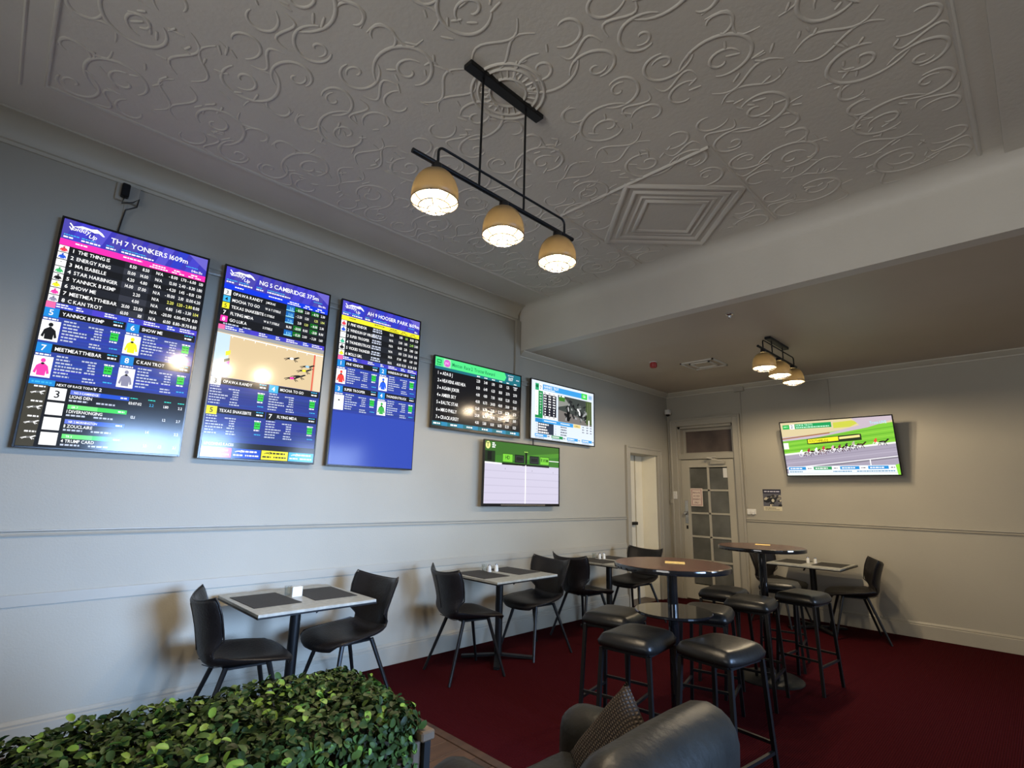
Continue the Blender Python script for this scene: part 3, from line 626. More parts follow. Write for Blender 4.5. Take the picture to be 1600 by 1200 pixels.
def screen_five(par, dims):
    s = Scr(960, 540, dims[0], dims[1]); s.rect(0, 0, 960, 540, lin((.86, .90, .95))); bl_ = hexc('3c9ce0'); gn = hexc('168a48')
    s.rect(56, 26, 50, 64, hexc('2fa870')); s.ell(80, 52, 20, 16, hexc('0c6a40'), 10); s.rect(110, 26, 44, 64, WH); s.text('7', 132, 80, 40, lin((.4, .45, .5)), 'c')
    s.rect(160, 24, 600, 52, bl_); s.text('HARNESS  TROT', 176, 56, 26, WH, 'l', .8); s.dash(176, 64, 160, 8, WH); s.rect(754, 22, 96, 58, GR); s.text('1:26', 802, 62, 28, WH, 'c', .8); s.rect(868, 24, 70, 50, lin((.72, .8, .88))); s.ell(903, 49, 26, 18, hexc('8fb4d8'), 12)
    s.rect(56, 92, 44, 236, WH); s.rect(100, 92, 62, 256, gn); s.rect(56, 322, 60, 26, gn); s.rect(168, 92, 200, 22, WH); s.rect(168, 114, 190, 206, hexc('22222e')); s.rect(168, 320, 200, 20, WH)
    for k in range(8):
        s.text(str(k+1), 78, 122+k*26, 14, lin((.4, .4, .45)), 'c'); s.text(('2.40', '8.20', '6.00', '12.0', '4.10', '21', '26', '31')[k], 131, 122+k*26, 14, WH, 'c', .8)
        for j, x in enumerate((196, 260, 324)): s.dash(x-18+(k > 4)*8, 124+k*25, 36-(k > 4)*18, 12, WH)
    for x in (190, 256, 322): s.dash(x-16, 100, 34, 8, lin((.4, .4, .45))); s.dash(x-14, 326, 30, 8, lin((.4, .4, .45)))
    # race picture, grey
    s.rect(384, 94, 540, 256, hexc('3f4542')); s.poly([(384, 130), (500, 120), (560, 170), (384, 210)][::1], hexc('8c8e88')); s.rect(396, 98, 90, 50, hexc('3f7a2c')); s.rect(400, 96, 20, 14, WH); s.rect(440, 96, 40, 12, WH)
    s.poly([(384, 350), (924, 350), (924, 330), (620, 260), (384, 236)][::1], hexc('77726e')); s.rect(826, 94, 98, 240, hexc('4a5c34'))
    for k in range(46):
        x = random.uniform(500, 840); y = random.uniform(130, 320); c_ = random.choice((hexc('151618'), hexc('26282a'), hexc('5c605e'), hexc('9a9c9c'))); s.ell(x, y, random.uniform(8, 34), random.uniform(5, 16), c_, 9, random.uniform(-1, 1))
    s.rect(516, 180, 44, 150, hexc('0c0d10')); s.ell(700, 206, 26, 10, WH, 9, -.6); s.ell(720, 236, 12, 24, WH, 9, .2); s.ell(540, 214, 9, 26, lin((.8, .8, .8)), 9, .2)
    for k in range(6): s.line(840+k*15, 110, 846+k*15, 320, 4, hexc('9aa07c' if k % 2 else '20281a'))
    s.rect(866, 290, 18, 60, WH)
    s.rect(56, 352, 560, 36, bl_); s.rect(56, 352, 100, 36, hexc('2888c8')); s.dash(180, 364, 180, 9, WH); s.dash(420, 364, 140, 9, WH); s.rect(620, 352, 114, 34, hexc('f0d890')); s.text('QUINELLA', 677, 378, 16, hexc('6a6030'), 'c', .8)
    s.rect(96, 388, 222, 104, hexc('2c3648'))
    for k in range(4): s.dash(104, 396+k*25, random.uniform(80, 150), 14, WH); s.text(str(k+2), 76, 410+k*25, 13, lin((.45, .45, .5)), 'c'); s.text(str(7+k), 346, 410+k*25, 13, lin((.45, .45, .5)), 'c'); s.dash(420, 396+k*25, random.uniform(70, 110), 11, lin((.35, .35, .4)))
    for x in (760, 830, 890):
        for k in range(3): s.dash(x, 364+k*26, 30, 10, lin((.35, .35, .4)))
    for k, c_ in enumerate((bl_, gn, bl_, bl_)): s.rect(54+k*232, 494, 168, 26, c_); s.dash(66+k*232, 502, 100, 10, WH); s.dash(230+k*232, 504, 30, 9, lin((.4, .4, .45))); s.dash(60+k*232, 526, 120, 7, lin((.5, .6, .7)))
    o = s.build('display', M['display'], par); o.location = (0, .002, dims[2])
def screen_six(par, dims):
    s = Scr(1180, 640, dims[0], dims[1]); s.rect(0, 0, 1180, 640, hexc('3c7a26')); s.poly([(0, 0), (1180, 0), (1180, 100), (0, 150)][::-1], hexc('3a6c28')); s.poly([(300, 150), (1180, 60), (1180, 110), (300, 200)][::-1], hexc('4c8c2e'))
    s.rect(0, 100, 150, 140, hexc('1c3018')); s.rect(40, 110, 60, 90, hexc('0a100a')); s.line(900, 158, 1180, 158, 8, WH)
    s.rect(0, 226, 1180, 414, lin((.80, .78, .86)))
    for k in range(5): s.rect(0, 300+k*76, 1180, 10, lin((.76, .74, .82)))
    s.poly([(0, 216), (560, 226), (560, 240), (0, 232)][::-1], WH)
    s.rect(250, 214, 760, 22, hexc('08140a'))
    for x, c_, d in ((262, hexc('7ad03c'), 'HD'), (444, hexc('181c1e'), ''), (682, hexc('181c1e'), ''), (856, hexc('7ad03c'), 'RWM')):
        s.rect(x-6, 116, 158, 92, hexc('1a4a14')); s.rect(x, 122, 146, 82, c_)
        if d: s.text(d, x+73, 176, 40, hexc('143c10'), 'c', .9)
        else: s.rect(x+14, 136, 118, 54, hexc('3a3e40')); s.rect(x+19, 141, 108, 44, hexc('141618'))
    s.rect(606, 90, 30, 120, hexc('0a0c0a')); s.rect(609, 226, 14, 414, WH); s.rect(585, 72, 70, 18, hexc('123010')); s.dash(590, 76, 60, 10, hexc('a8e060'))
    s.ell(44, 44, 34, 40, hexc('e8e890')); s.text('T', 44, 62, 44, hexc('3a5c20'), 'c'); s.dash(104, 14, 40, 14, WH); s.dash(104, 34, 48, 14, WH); s.dash(104, 54, 40, 14, WH)
    for x, y in ((300, 270), (720, 276), (1080, 280)): s.line(x, y, x, y+16, 4, hexc('5a5a60'))
    o = s.build('display', M['display'], par); o.location = (0, .002, dims[2])
def sulky(s, x, y, k, hc, jc):
    s.ell(x, y, 15*k, 5.5*k, hc, 10, .05); s.poly([(x+11*k, y-4*k), (x+22*k, y-14*k), (x+28*k, y-11*k), (x+22*k, y-6*k), (x+15*k, y+2*k)][::-1], hc)
    for a, c in (((10, 3), (16, 17)), ((8, 3), (4, 16)), ((-11, 3), (-6, 17)), ((-12, 3), (-18, 15))): s.line(x+a[0]*k, y+a[1]*k, x+c[0]*k, y+c[1]*k, 2.4*k, hc)
    for q in range(10):
        a0, a1 = q*2*PI/10, (q+1)*2*PI/10; s.line(x-30*k+8*k*math.cos(a0), y+8*k+8*k*math.sin(a0), x-30*k+8*k*math.cos(a1), y+8*k+8*k*math.sin(a1), 1.8*k, WH)
    s.line(x-30*k, y+6*k, x+6*k, y+2*k, 1.6*k, WH); s.ell(x-27*k, y-5*k, 6*k, 8*k, jc, 9, .5); s.line(x-26*k, y, x-16*k, y+5*k, 4*k, WH); s.ell(x-24*k, y-14*k, 4*k, 4*k, jc, 8)
def screen_back(par, dims):
    s = Scr(960, 540, dims[0], dims[1]); s.rect(0, 0, 960, 540, hexc('7cc43a'))
    s.poly([(0, 0), (960, 0), (960, 60), (640, 90), (300, 140), (0, 160)][::-1], hexc('d8c89c')); s.poly([(480, 30), (640, 20), (700, 44), (620, 80), (480, 84)][::-1], hexc('c8cc48')); s.poly([(640, 0), (960, 0), (960, 40), (760, 96), (300, 170), (0, 190), (0, 150), (420, 130), (700, 70)][::-1], hexc('c4b4c0'))
    s.poly([(0, 160), (440, 120), (440, 132), (0, 172)][::-1], hexc('a06a48'))
    for k in range(6): s.poly([(0, 200+k*22), (960, 96+k*26), (960, 104+k*26), (0, 208+k*22)][::-1], hexc('8ed044' if k % 2 else '64ac30'))
    s.poly([(0, 330), (420, 300), (960, 252), (960, 540), (0, 540)][::-1], hexc('a49cae')); s.poly([(0, 318), (960, 240), (960, 256), (0, 336)][::-1], lin((.92, .92, .9)))
    for k in range(4): s.poly([(0, 380+k*34), (960, 290+k*34), (960, 296+k*34), (0, 388+k*34)][::-1], hexc('b4adbd' if k % 2 else '958d9f'))
    s.poly([(0, 470), (960, 372), (960, 392), (0, 492)][::-1], hexc('86808e')); s.line(0, 470, 960, 372, 6, WH); s.line(740, 396, 740, 450, 8, WH)
    s.rect(2, 208, 48, 64, lin((.95, .95, .9)))
    s.poly([(228, 176), (660, 150), (700, 152), (700, 210), (300, 232), (228, 230)][::-1], hexc('22301c')); s.poly([(236, 182), (506, 166), (506, 206), (236, 222)][::-1], YE); s.text('SOUTHFIELDS', 246, 210, 24, hexc('6a6418'), 'l', .84, 0); s.poly([(514, 172), (688, 160), (688, 182), (514, 194)][::-1], hexc('f0e090'))
    for x, y, hc, jc in ((214, 318, hexc('3c2018'), WH), (284, 306, hexc('2c1410'), hexc('a01838')), (352, 302, hexc('5c2c1c'), WH), (420, 288, hexc('301818'), hexc('c83050')), (500, 286, hexc('2c1814'), hexc('e8b0c8')), (560, 280, hexc('40201c'), hexc('702040')), (620, 268, hexc('1c1210'), hexc('302030')), (680, 254, hexc('3c241c'), hexc('b8b0a0')), (860, 236, hexc('181014'), hexc('e84838'))): sulky(s, x, y, 2.0, hc, jc)
    s.rect(20, 24, 64, 44, hexc('28b050')); s.dash(30, 38, 40, 12, hexc('9fe8a8')); s.rect(88, 22, 44, 48, WH); s.text('2', 110, 60, 34, lin((.25, .3, .35)), 'c'); s.rect(136, 20, 330, 50, hexc('149a54')); s.text('HORSE TROTS', 146, 44, 20, hexc('c0f8d8'), 'l', .85); s.dash(146, 52, 300, 10, hexc('c0f8d8'))
    s.text('Trots LIVE', 850, 66, 26, hexc('a8e8f4'), 'c', .8)
    s.rect(14, 450, 946, 70, lin((.9, .93, .95))); cl = [hexc('2c8cd0'), hexc('2a9858'), hexc('2c8cd0'), hexc('2c8cd0')]
    for k, c_ in enumerate(cl): s.rect(20+k*232, 456, 160, 30, c_); s.dash(34+k*232, 466, 110, 11, WH); s.rect(184+k*232, 458, 60, 26, WH); s.dash(196+k*232, 468, 34, 9, lin((.35, .35, .4)))
    s.dash(24, 500, 120, 9, hexc('4f88b0')); s.dash(420, 500, 160, 9, hexc('4f88b0')); s.dash(620, 500, 300, 9, hexc('4f88b0')); s.rect(0, 522, 960, 18, lin((.93, .97, .93))); s.poly([(930, 450), (960, 440), (960, 540), (940, 540)][::-1], hexc('8edc40'))
    o = s.build('display', M['display'], par); o.location = (0, .002, dims[2])
R90 = PI/2
G = 'screens on the left wall'
fx = .068
t, d = tv('portrait_television', 'upright racing screen reading YONKERS with pink band, leftmost on the left wall', .828, 1.438, (fx, .473, 2.363), R90, group=G); screen_one(t, d)
t, d = tv('portrait_television', 'upright racing screen reading CAMBRIDGE with greyhound picture, middle of the three upright screens', .828, 1.438, (fx, 1.405, 2.362), R90, group=G); screen_two(t, d)
t, d = tv('portrait_television', 'upright racing screen reading HOOSIER PARK, yellow band and empty blue lower third', .828, 1.438, (fx, 2.335, 2.362), R90, group=G); screen_three(t, d)
t, d = tv('wall_television', 'wide black odds screen with bright green header on the left wall', 1.232, .722, (fx, 3.548, 2.425), R90, group=G, bottom=.026); screen_four(t, d)
t, d = tv('wall_television', 'wide pale screen with blue header and small grey race picture on the left wall', 1.235, .715, (fx, 4.943, 2.437), R90, group=G); screen_five(t, d)
t, d = tv('wall_television', 'lower wide screen showing a pale track under green grass, below the odds screen', 1.215, .69, (.085, 4.222, 1.666), R90, group=G, bottom=.03, thick=.06, back=.0835); screen_six(t, d)
b = MB(); b.box(-.35, -.009, -.345+.008, .35, -.0035, -.345+.02, .002); b.build('status_strip', M['chrome'], t)
t, d = tv('wall_television', 'tilted screen showing a harness race on green and grey track, alone on the back wall', 1.232, .712, (2.402, 7.381, 2.113), .016, tilt=.22, brackets=False); screen_back(t, d)
b = MB(); b.sqbar((0, .05, 0), (0, .20, -.03), .05); b.sqbar((-.1, .1, .0), (0, .22, -.03), .03); b.build('swing_arm', M['black'], t)

# ---------------------------------------------------------------- signs and posters
def sheet(name, label, cat, W_, H_, loc, rz, draw, virt=(100, 140)):
    t = thing(name, label, cat, loc, rz); b = MB(); b.box(-W_/2, 0, -H_/2, W_/2, .002, H_/2); b.build('paper', M['plastic'], t)
    s = Scr(virt[0], virt[1], W_, H_); draw(s); o = s.build('print', M['print'], t); o.location = (0, -.0004, 0); return t
def d_private(s):
    s.rect(0, 0, 100, 140, lin((.93, .86, .8))); rd = lin((.55, .16, .16))
    for a in ((8, 8, 84, 3), (8, 129, 84, 3), (8, 8, 3, 124), (89, 8, 3, 124)): s.rect(*a, rd)
    for a in ((14, 14, 72, 1.5), (14, 124, 72, 1.5), (14, 14, 1.5, 111), (84.5, 14, 1.5, 111)): s.rect(*a, rd)
    for k, t_ in enumerate(('PRIVATE', 'ACCESS', 'RESIDENTS', 'ONLY')): s.text(t_, 50, 42+k*25, 14, lin((.45, .12, .12)), 'c', .78 if k != 2 else .66)
sheet('door_sign', 'white sign with red letters PRIVATE ACCESS RESIDENTS ONLY on the glazed door', 'sign', .19, .265, (gx0+.105, dyf-.004, 1.47), 0, d_private)
def d_poster(s):
    s.rect(0, 0, 100, 130, hexc('5a5a62')); s.rect(0, 0, 100, 26, hexc('1c1c34')); s.dash(8, 10, 84, 7, lin((.8, .8, .85)))
    for k in range(26): s.ell(random.uniform(8, 92), random.uniform(40, 98), random.uniform(5, 15), random.uniform(4, 10), random.choice((BK, BK, hexc('8a8478'), hexc('c8c0a8'), hexc('33302c'))), 9, random.random())
    s.ell(52, 66, 20, 16, BK); s.ell(54, 68, 8, 10, lin((.8, .78, .7))); s.rect(0, 104, 100, 26, hexc('d0c8ac')); s.dash(10, 112, 60, 5, hexc('7a7460')); s.dash(10, 121, 76, 4, hexc('8a8470'))
sheet('wall_poster', 'small dark poster with pale foot pinned on the back wall below the screen', 'poster', .235, .285, (1.518, BY-.004, 1.456), 0, d_poster, (100, 130))

# ---------------------------------------------------------------- small wall and ceiling fittings
b = MB(); b.box(-.034, -.012, -.058, .034, 0, .058, .004, 2); t = thing('light_switch', 'white light switch between the two doors, beside the glazed door', 'switch', (.105, BY-.028, 1.495)); b.build('plate', M['plastic'], t)
b = MB(); b.box(-.008, -.018, -.012, .008, -.012, .014, .002); b.build('rocker', M['plastic'], t)
t = thing('power_outlet', 'white double power point with plugs on the back wall beside the door frame', 'outlet', (1.235, BY, 1.292)); b = MB(); b.box(-.06, -.016, -.035, .06, 0, .035, .004, 2); b.build('plate', M['plastic'], t)
for x in (-.028, .03): b = MB(); b.box(x-.016, -.045, -.04, x+.016, -.016, .004, .004); b.build('plug', M['plastic'], t)
t = thing('cable_cover', 'thin vertical cable cover with box at the top right of the glazed door', 'cable cover', (1.178, BY, 0)); b = MB(); b.box(-.01, -.014, 1.34, .01, 0, 3.0, .002); b.build('duct', M['trim'], t); b = MB(); b.box(-.07, -.05, 3.0, .07, 0, 3.08, .004); b.build('junction_box', M['trim'], t)
t = thing('cable_cover', 'thin vertical cable cover running from cornice to the back wall screen', 'cable cover', (2.315, BY, 0)); b = MB(); b.box(-.012, -.012, 2.3, .012, 0, 3.03, .002); b.build('duct', M['trim'], t)
t = thing('cable_conduit', 'thin conduit running down the corner beside the glazed door casing', 'conduit', (.028, BY-.018, 0)); b = MB(); b.tube([(0, 0, 2.71), (0, 0, 1.5), (.015, 0, 1.42), (.03, -.018, 1.42)], .009, 8); b.build('pipe', M['trim'], t, True); b = MB(); b.box(.0, -.03, 1.37, .05, .0, 1.43, .004); b.build('elbow_box', M['trim'], t)
t = thing('security_camera', 'small white dome camera high in the corner above the doors', 'camera', (.06, BY-.07, 2.80)); b = MB(); b.box(-.055, -.01, -.02, .02, .07, .035, .006, 2); b.lathe([(.028, -.01), (.045, -.018), (.05, -.04), (.04, -.05)], (.01, -.03, 0), 18); b.build('housing', M['plastic'], t, True)
b = MB(); b.lathe([(.034, -.048), (.03, -.066), (.016, -.078), (.003, -.082)], (.01, -.03, 0), 16); b.build('lens_dome', M['blackgloss'], t, True)
t = thing('power_outlet', 'high power point with black plug under the cornice above the leftmost screen', 'outlet', (0, .36, 3.385), R90); b = MB(); b.box(-.07, -.03, -.06, .06, 0, .06, .004); b.build('plate', M['trim'], t)
b = MB(); b.box(-.045, -.075, -.045, .0, -.03, .05, .006); b.build('plug', M['black'], t)
b = MB(); b.tube([(-.02, -.06, -.04), (-.03, -.05, -.09), (.03, -.05, -.06), (.06, -.045, -.02), (.055, -.04, -.08), (.0, -.03, -.12), (-.01, -.02, -.2), (-.02, -.015, -.33)], .0045, 6); b.build('cable', M['darkmetal'], t, True)
b = MB(); b.box(-.012, -.01, -.34, .0, -.0, -.07); b.build('duct', M['trim'], t)
t = thing('cable_run', 'pair of thin black cables between the pale screen and the track screen', 'cable', (.04, 4.40, 0)); b = MB(); b.tube([(0, 0, 2.10), (.0, .005, 2.0)], .005, 6); b.tube([(0, .018, 2.10), (.0, .02, 2.0)], .004, 6); b.build('cable', M['black'], t)
t = thing('fire_alarm', 'red fire alarm sounder on the lower ceiling', 'alarm', (.92, 5.64, H2)); b = MB(); b.lathe([(.036, 0), (.036, -.012), (.044, -.016), (.044, -.055), (.036, -.07), (.01, -.074)], n=20); b.build('sounder', M['red'], t, True); b = MB(); b.lathe([(.05, 0), (.05, -.006)], n=20); b.build('base', M['plastic'], t)
t = thing('ceiling_vent', 'square air diffuser flush in the lower ceiling', 'vent', (1.35, 6.11, H2)); b = MB()
for k, r_ in enumerate((.21, .13)):
    z = -.006-.004*k
    for a in ((-r_, -r_, r_, -r_+.018), (-r_, r_-.018, r_, r_), (-r_, -r_, -r_+.018, r_), (r_-.018, -r_, r_, r_)): b.box(a[0], a[1], z-.01, a[2], a[3], .0)
b.build('grille', M['vent'], t); b = MB(); b.box(-.2, -.2, -.004, .2, .2, -.001); b.build('duct_face', M['ceil2'], t)
t = thing('smoke_detector', 'tiny round sprinkler rose on the lower ceiling near the bulkhead', 'detector', (2.34, 4.53, H2)); b = MB(); b.lathe([(.035, 0), (.035, -.01), (.016, -.018), (.012, -.04), (.004, -.045)], n=16); b.build('rose', M['chrome'], t, True)

# ---------------------------------------------------------------- pendant bar lights
def pendant(name, label, loc, drop, power):
    """loc = middle of canopy on the ceiling; bar hangs drop below, running along Y"""
    t = thing(name, label, 'pendant light', loc, 0)
    b = MB(); b.box(-.03, -.275, -.028, .03, .275, 0, .003); b.build('canopy', M['black'], t)
    zb = -drop
    for y in (-.165, .155): b = MB(); b.tube([(0, y, -.028), (0, y, zb)], .006, 8); b.build('rod', M['black'], t, True)
    b = MB(); b.tube([(0, -.56, zb), (0, .575, zb)], .0125, 10); b.build('bar', M['black'], t, True)
    zt = zb+.095; y0, y1 = -.42, .50; pts = [(0, y0, zb), (0, y0, zt-.03)]
    for k in range(1, 6): a = PI/2*k/5; pts.append((0, y0+.03*(1-math.cos(a)), zt-.03+.03*math.sin(a)))
    for k in range(0, 6): a = PI/2*k/5; pts.append((0, y1-.03+.03*math.sin(a), zt-.03+.03*math.cos(a)))
    pts.append((0, y1, zb)); b = MB(); b.tube(pts, .0065, 8); b.build('guard_rail', M['black'], t, True)
    for y in (-.425, .008, .437):
        b = MB(); b.tube([(0, y, zb-.004), (0, y, zb-.045)], [.024, .028], 14); lh = b.build('lamp_holder', M['darkmetal'], t, True)
        zc = zb-.175; R_ = .108; b = MB(); prof = [(.028, zb-.035), (.034, zb-.045)]
        for k in range(1, 11): a = PI/2*k/10; prof.append((.03+(R_-.03)*math.sin(a), zb-.045-(.125)*(1-math.cos(a))))
        prof += [(R_, zc-.02), (R_-.003, zc-.02)]
        for k in range(10, 0, -1): a = PI/2*k/10; prof.append((.027+(R_-.03)*math.sin(a), zb-.048-(.122)*(1-math.cos(a))))
        b.lathe(prof, (0, y, 0), 32, False, False); sh = b.build('lamp_shade', M['shade'], t, 'all')
        b = MB()
        for r_, z in ((R_, zc-.022), (.072, zc-.046), (.03, zc-.055)): b.tube([(r_*math.cos(2*PI*k/24), y+r_*math.sin(2*PI*k/24), z) for k in range(24)], .0026, 5, closed=True)
        for q in range(8):
            a = 2*PI*q/8; b.tube([(R_*math.cos(a), y+R_*math.sin(a), zc-.022), (.094*math.cos(a), y+.094*math.sin(a), zc-.036), (.072*math.cos(a), y+.072*math.sin(a), zc-.046), (.03*math.cos(a), y+.03*math.sin(a), zc-.055)], .0024, 5)
        b.build('wire_guard', M['darkmetal'], sh)
        b = MB(); b.lathe([(.012, zb-.05), (.016, zb-.075), (.03, zb-.105), (.036, zb-.13), (.03, zb-.155), (.014, zb-.17), (.002, zb-.172)], (0, y, 0), 16); b.build('bulb', M['bulb'], sh, True)
        l = bpy.data.lights.new('bulb_light', 'POINT'); l.energy = power; l.color = (1, .80, .54); l.shadow_soft_size = .02
        lo = bpy.data.objects.new('bulb_light', l); COL.objects.link(lo); lo.parent = t; lo.location = (0, y, zc-.004)
    return t
pendant('pendant_light', 'black three-lamp bar light hanging on long rods from the pressed ceiling', (2.36, 1.665, H1), H1-2.945, 82)
pendant('pendant_light', 'smaller-looking three-lamp bar light close under the lower ceiling near the back wall', (2.345, 5.72, H2), .165, 64)

# ---------------------------------------------------------------- dining chairs (bucket shell in two parts)
def make_chair(label, loc, rz, group):
    t = thing('dining_chair', label, 'chair', loc, rz, group)
    # sitter faces +Y; shell profile (y, z), half width, side lift
    prof = [(.275, .415, .17, .0), (.262, .447, .225, .004), (.19, .465, .255, .008), (.07, .462, .258, .024), (-.06, .448, .235, .05), (-.15, .445, .205, .07), (-.20, .468, .188, .062),
            (-.222, .53, .192, .05), (-.235, .60, .212, .05), (-.25, .67, .234, .05), (-.268, .74, .248, .05), (-.285, .80, .254, .045), (-.292, .822, .248, .04)]
    def shell(i0, i1, name, extra):
        b = MB(); nu = 12; rows_ = []
        for i in range(i0, i1+1):
            y, z, w, l = prof[i]; back = max(0, min(1, (i-5)/3)); row = []
            for k in range(nu+1):
                u = -1+2*k/nu; au = abs(u)
                if back < 1: X = u*w; Y = y+l*1.0*au**2.5*back; Z = z+l*au**2.2*(1-back)
                else: X = u*w; Y = y+l*1.9*au**2.2; Z = z
                if i >= 10: Z += .022*(au**3)*(i-9)/3-.012*(1-au**2)*(i-9)/3
                if i <= 1: Y -= .035*au**3; Z += .008*au**2
                row.append(Vector((X, Y, Z)))
            rows_.append(row)
        th = .030; n = len(rows_)
        def nrm(i, k):
            a = rows_[min(i+1, n-1)][k]-rows_[max(i-1, 0)][k]; c = rows_[i][min(k+1, nu)]-rows_[i][max(k-1, 0)]; v = c.cross(a); v.normalize(); return v
        F = [[b.bm.verts.new(rows_[i][k]+nrm(i, k)*(th*.6 if 0 < k < nu else th*.25)) for k in range(nu+1)] for i in range(n)]
        Bk = [[b.bm.verts.new(rows_[i][k]-nrm(i, k)*(th*.6 if 0 < k < nu else th*.25)) for k in range(nu+1)] for i in range(n)]
        for i in range(n-1):
            for k in range(nu):
                b.bm.faces.new((F[i][k], F[i][k+1], F[i+1][k+1], F[i+1][k])); b.bm.faces.new((Bk[i][k], Bk[i+1][k], Bk[i+1][k+1], Bk[i][k+1]))
        for i in range(n-1):
            for k in (0, nu): b.bm.faces.new((F[i][k], F[i+1][k], Bk[i+1][k], Bk[i][k]))
        for k in range(nu):
            for i in (0, n-1): b.bm.faces.new((F[i][k], F[i][k+1], Bk[i][k+1], Bk[i][k]))
        o = b.build(name, M['leather'], t, 'all'); sub = o.modifiers.new('s', 'SUBSURF'); sub.levels = 1; sub.render_levels = 1
        edge = [rows_[0][k] for k in range(nu+1)] if name == 'seat' else []
        pts = ([rows_[i][0] for i in range(n-1, -1, -1)]+edge[1:-1]+[rows_[i][nu] for i in range(n)]) if name == 'seat' else ([rows_[i][0] for i in range(n)]+[rows_[-1][k] for k in range(1, nu)]+[rows_[i][nu] for i in range(n-1, -1, -1)])
        b = MB(); b.tube(pts, .0055, 6); b.build('piping', M['leather'], o, True)
        b = MB()
        for uu in extra:
            b.tube([rows_[i][uu]+nrm(i, uu)*th*.62 for i in range(1, n-1)], .0025, 5)
        b.build('seam', M['leather'], o, True)
    shell(0, 7, 'seat', (4, 8)); shell(6, 12, 'backrest', (6,))
    for sx in (-1, 1):
        for y0, y1 in ((.13, .245), (-.10, -.255)):
            b = MB(); b.tube([(sx*.14, y0, .44), (sx*.235, y1, 0)], [.0155, .011], 8); b.build('leg', M['black'], t, True)
    b = MB(); b.box(-.14, -.11, .425, .14, .14, .44, .004); b.build('seat_plate', M['black'], t)
    return t
GC = 'black bucket dining chairs'
ch = make_chair('black leather bucket chair at left end of the nearest wall table, back toward camera left', (.60, 1.25, 0), -.12, GC)
dup(ch, (.56, 1.97, 0), PI+.10, 'black leather bucket chair at right end of the nearest wall table', GC)
dup(ch, (.58, 3.04, 0), -.2, 'black bucket chair at left end of the second wall table, under the track screen', GC)
dup(ch, (.55, 3.93, 0), PI-.05, 'black bucket chair at right end of the second wall table', GC)
dup(ch, (.52, 4.72, 0), -.1, 'black bucket chair at left end of the third wall table, nearest before the doorway', GC)
dup(ch, (.52, 5.75, 0), PI-.08, 'black bucket chair half behind the nearer bar table, beside the open doorway', GC)
dup(ch, (2.50, 7.05, 0), PI/2+.38, 'dark bucket chair at right end of the back wall table', GC)
dup(ch, (1.70, 7.10, 0), -PI/2-.2, 'dark bucket chair at left end of the back wall table, behind a bar table pole', GC)

# ---------------------------------------------------------------- dining tables
def make_table(label, loc, rz, group):
    t = thing('dining_table', label, 'table', loc, rz, group)
    b = MB(); b.box(-.375, -.385, .712, .375, .385, .73, .002); b.build('table_top', M['laminate'], t)
    b = MB(); b.box(-.377, -.387, .703, .377, .387, .7125); b.build('edge_band', M['black'], t)
    b = MB(); b.box(-.09, -.09, .694, .09, .09, .703); b.tube([(0, 0, .03), (0, 0, .695)], .034, 16); b.build('pedestal', M['black'], t, True)
    for k in range(4):
        a = PI/4+k*PI/2; b = MB(); d_ = Vector((math.cos(a), math.sin(a), 0)); b.sqbar(d_*.02+Vector((0, 0, .035)), d_*.33+Vector((0, 0, .014)), .055, .018); b.tube([d_*.315, d_*.315+Vector((0, 0, .012))], .014, 8); b.build('base_arm', M['black'], t)
    b = MB(); b.tube([(.06, .1, .703), (.06, .1, .66), (.07, .12, .63)], .009, 6); b.build('lock_lever', M['black'], t, True)
    return t
GT = 'square dining tables'
tb = make_table('grey-topped square table with one white card holder, nearest of the wall tables', (.475, 1.62, 0), 0, GT)
T = [(.475, 1.62), (.475, 3.52), (.47, 5.27), (2.08, 7.12)]
dup(tb, (T[1][0], T[1][1], 0), 0, 'grey-topped square table, second along the left wall, below the track screen', GT)
dup(tb, (T[2][0], T[2][1], 0), 0, 'grey-topped square table nearest the open doorway, partly behind the bar table', GT)
dup(tb, (T[3][0], T[3][1], 0), R90, 'pale square table standing against the back wall below the screen', GT)
b = MB(); b.box(-.215, -.15, 0, .215, .15, .003, .001); pm0 = b.build('placemat', M['mat'])
wh = ['nearest wall table', 'second wall table', 'third wall table near the doorway', 'back wall table']
for i, (x, y) in enumerate(T):
    for s_ in (-1, 1):
        o = pm0 if (i == 0 and s_ == -1) else pm0.copy()
        if o is not pm0: COL.objects.link(o)
        if i < 3: o.location = (x-.03, y+s_*.20, .7302); o.rotation_euler = (0, 0, random.uniform(-.05, .05))
        else: o.location = (x+s_*.20, y, .7302); o.rotation_euler = (0, 0, R90+random.uniform(-.04, .04))
        tag(o, 'dark woven placemat on the %s end of the %s' % ('left' if s_ < 0 else 'right', wh[i]), 'placemat', 'dark placemats')
def caddy(label, x, y, kind, group='table top holders'):
    t = thing('condiment_holder', label, 'holder', (x, y, .73), 0, group)
    if kind == 'box':
        b = MB(); b.box(-.018, -.035, 0, .018, .035, .065, .003); b.build('card_box', M['plastic'], t)
    else:
        b = MB(); b.lathe([(.019, 0), (.02, .006), (.017, .045), (.014, .055), (.012, .06)], n=14); b.build('shaker', M['plastic'], t, True); b = MB(); b.lathe([(.0145, .056), (.014, .066), (.006, .071)], n=14); b.build('cap', M['chrome'], t, True)
    return t
caddy('white card box standing in the middle of the nearest wall table', .44, 1.625, 'box')
t = thing('glass_tumbler', 'small clear glass beside the white card box on the nearest wall table', 'glass', (.36, 1.60, .73)); b = MB(); b.lathe([(.02, 0), (.024, .06), (.0225, .06), (.0185, .004), (.002, .003)], n=18, cap1=True); b.build('glass', M['glassware'], t, True)
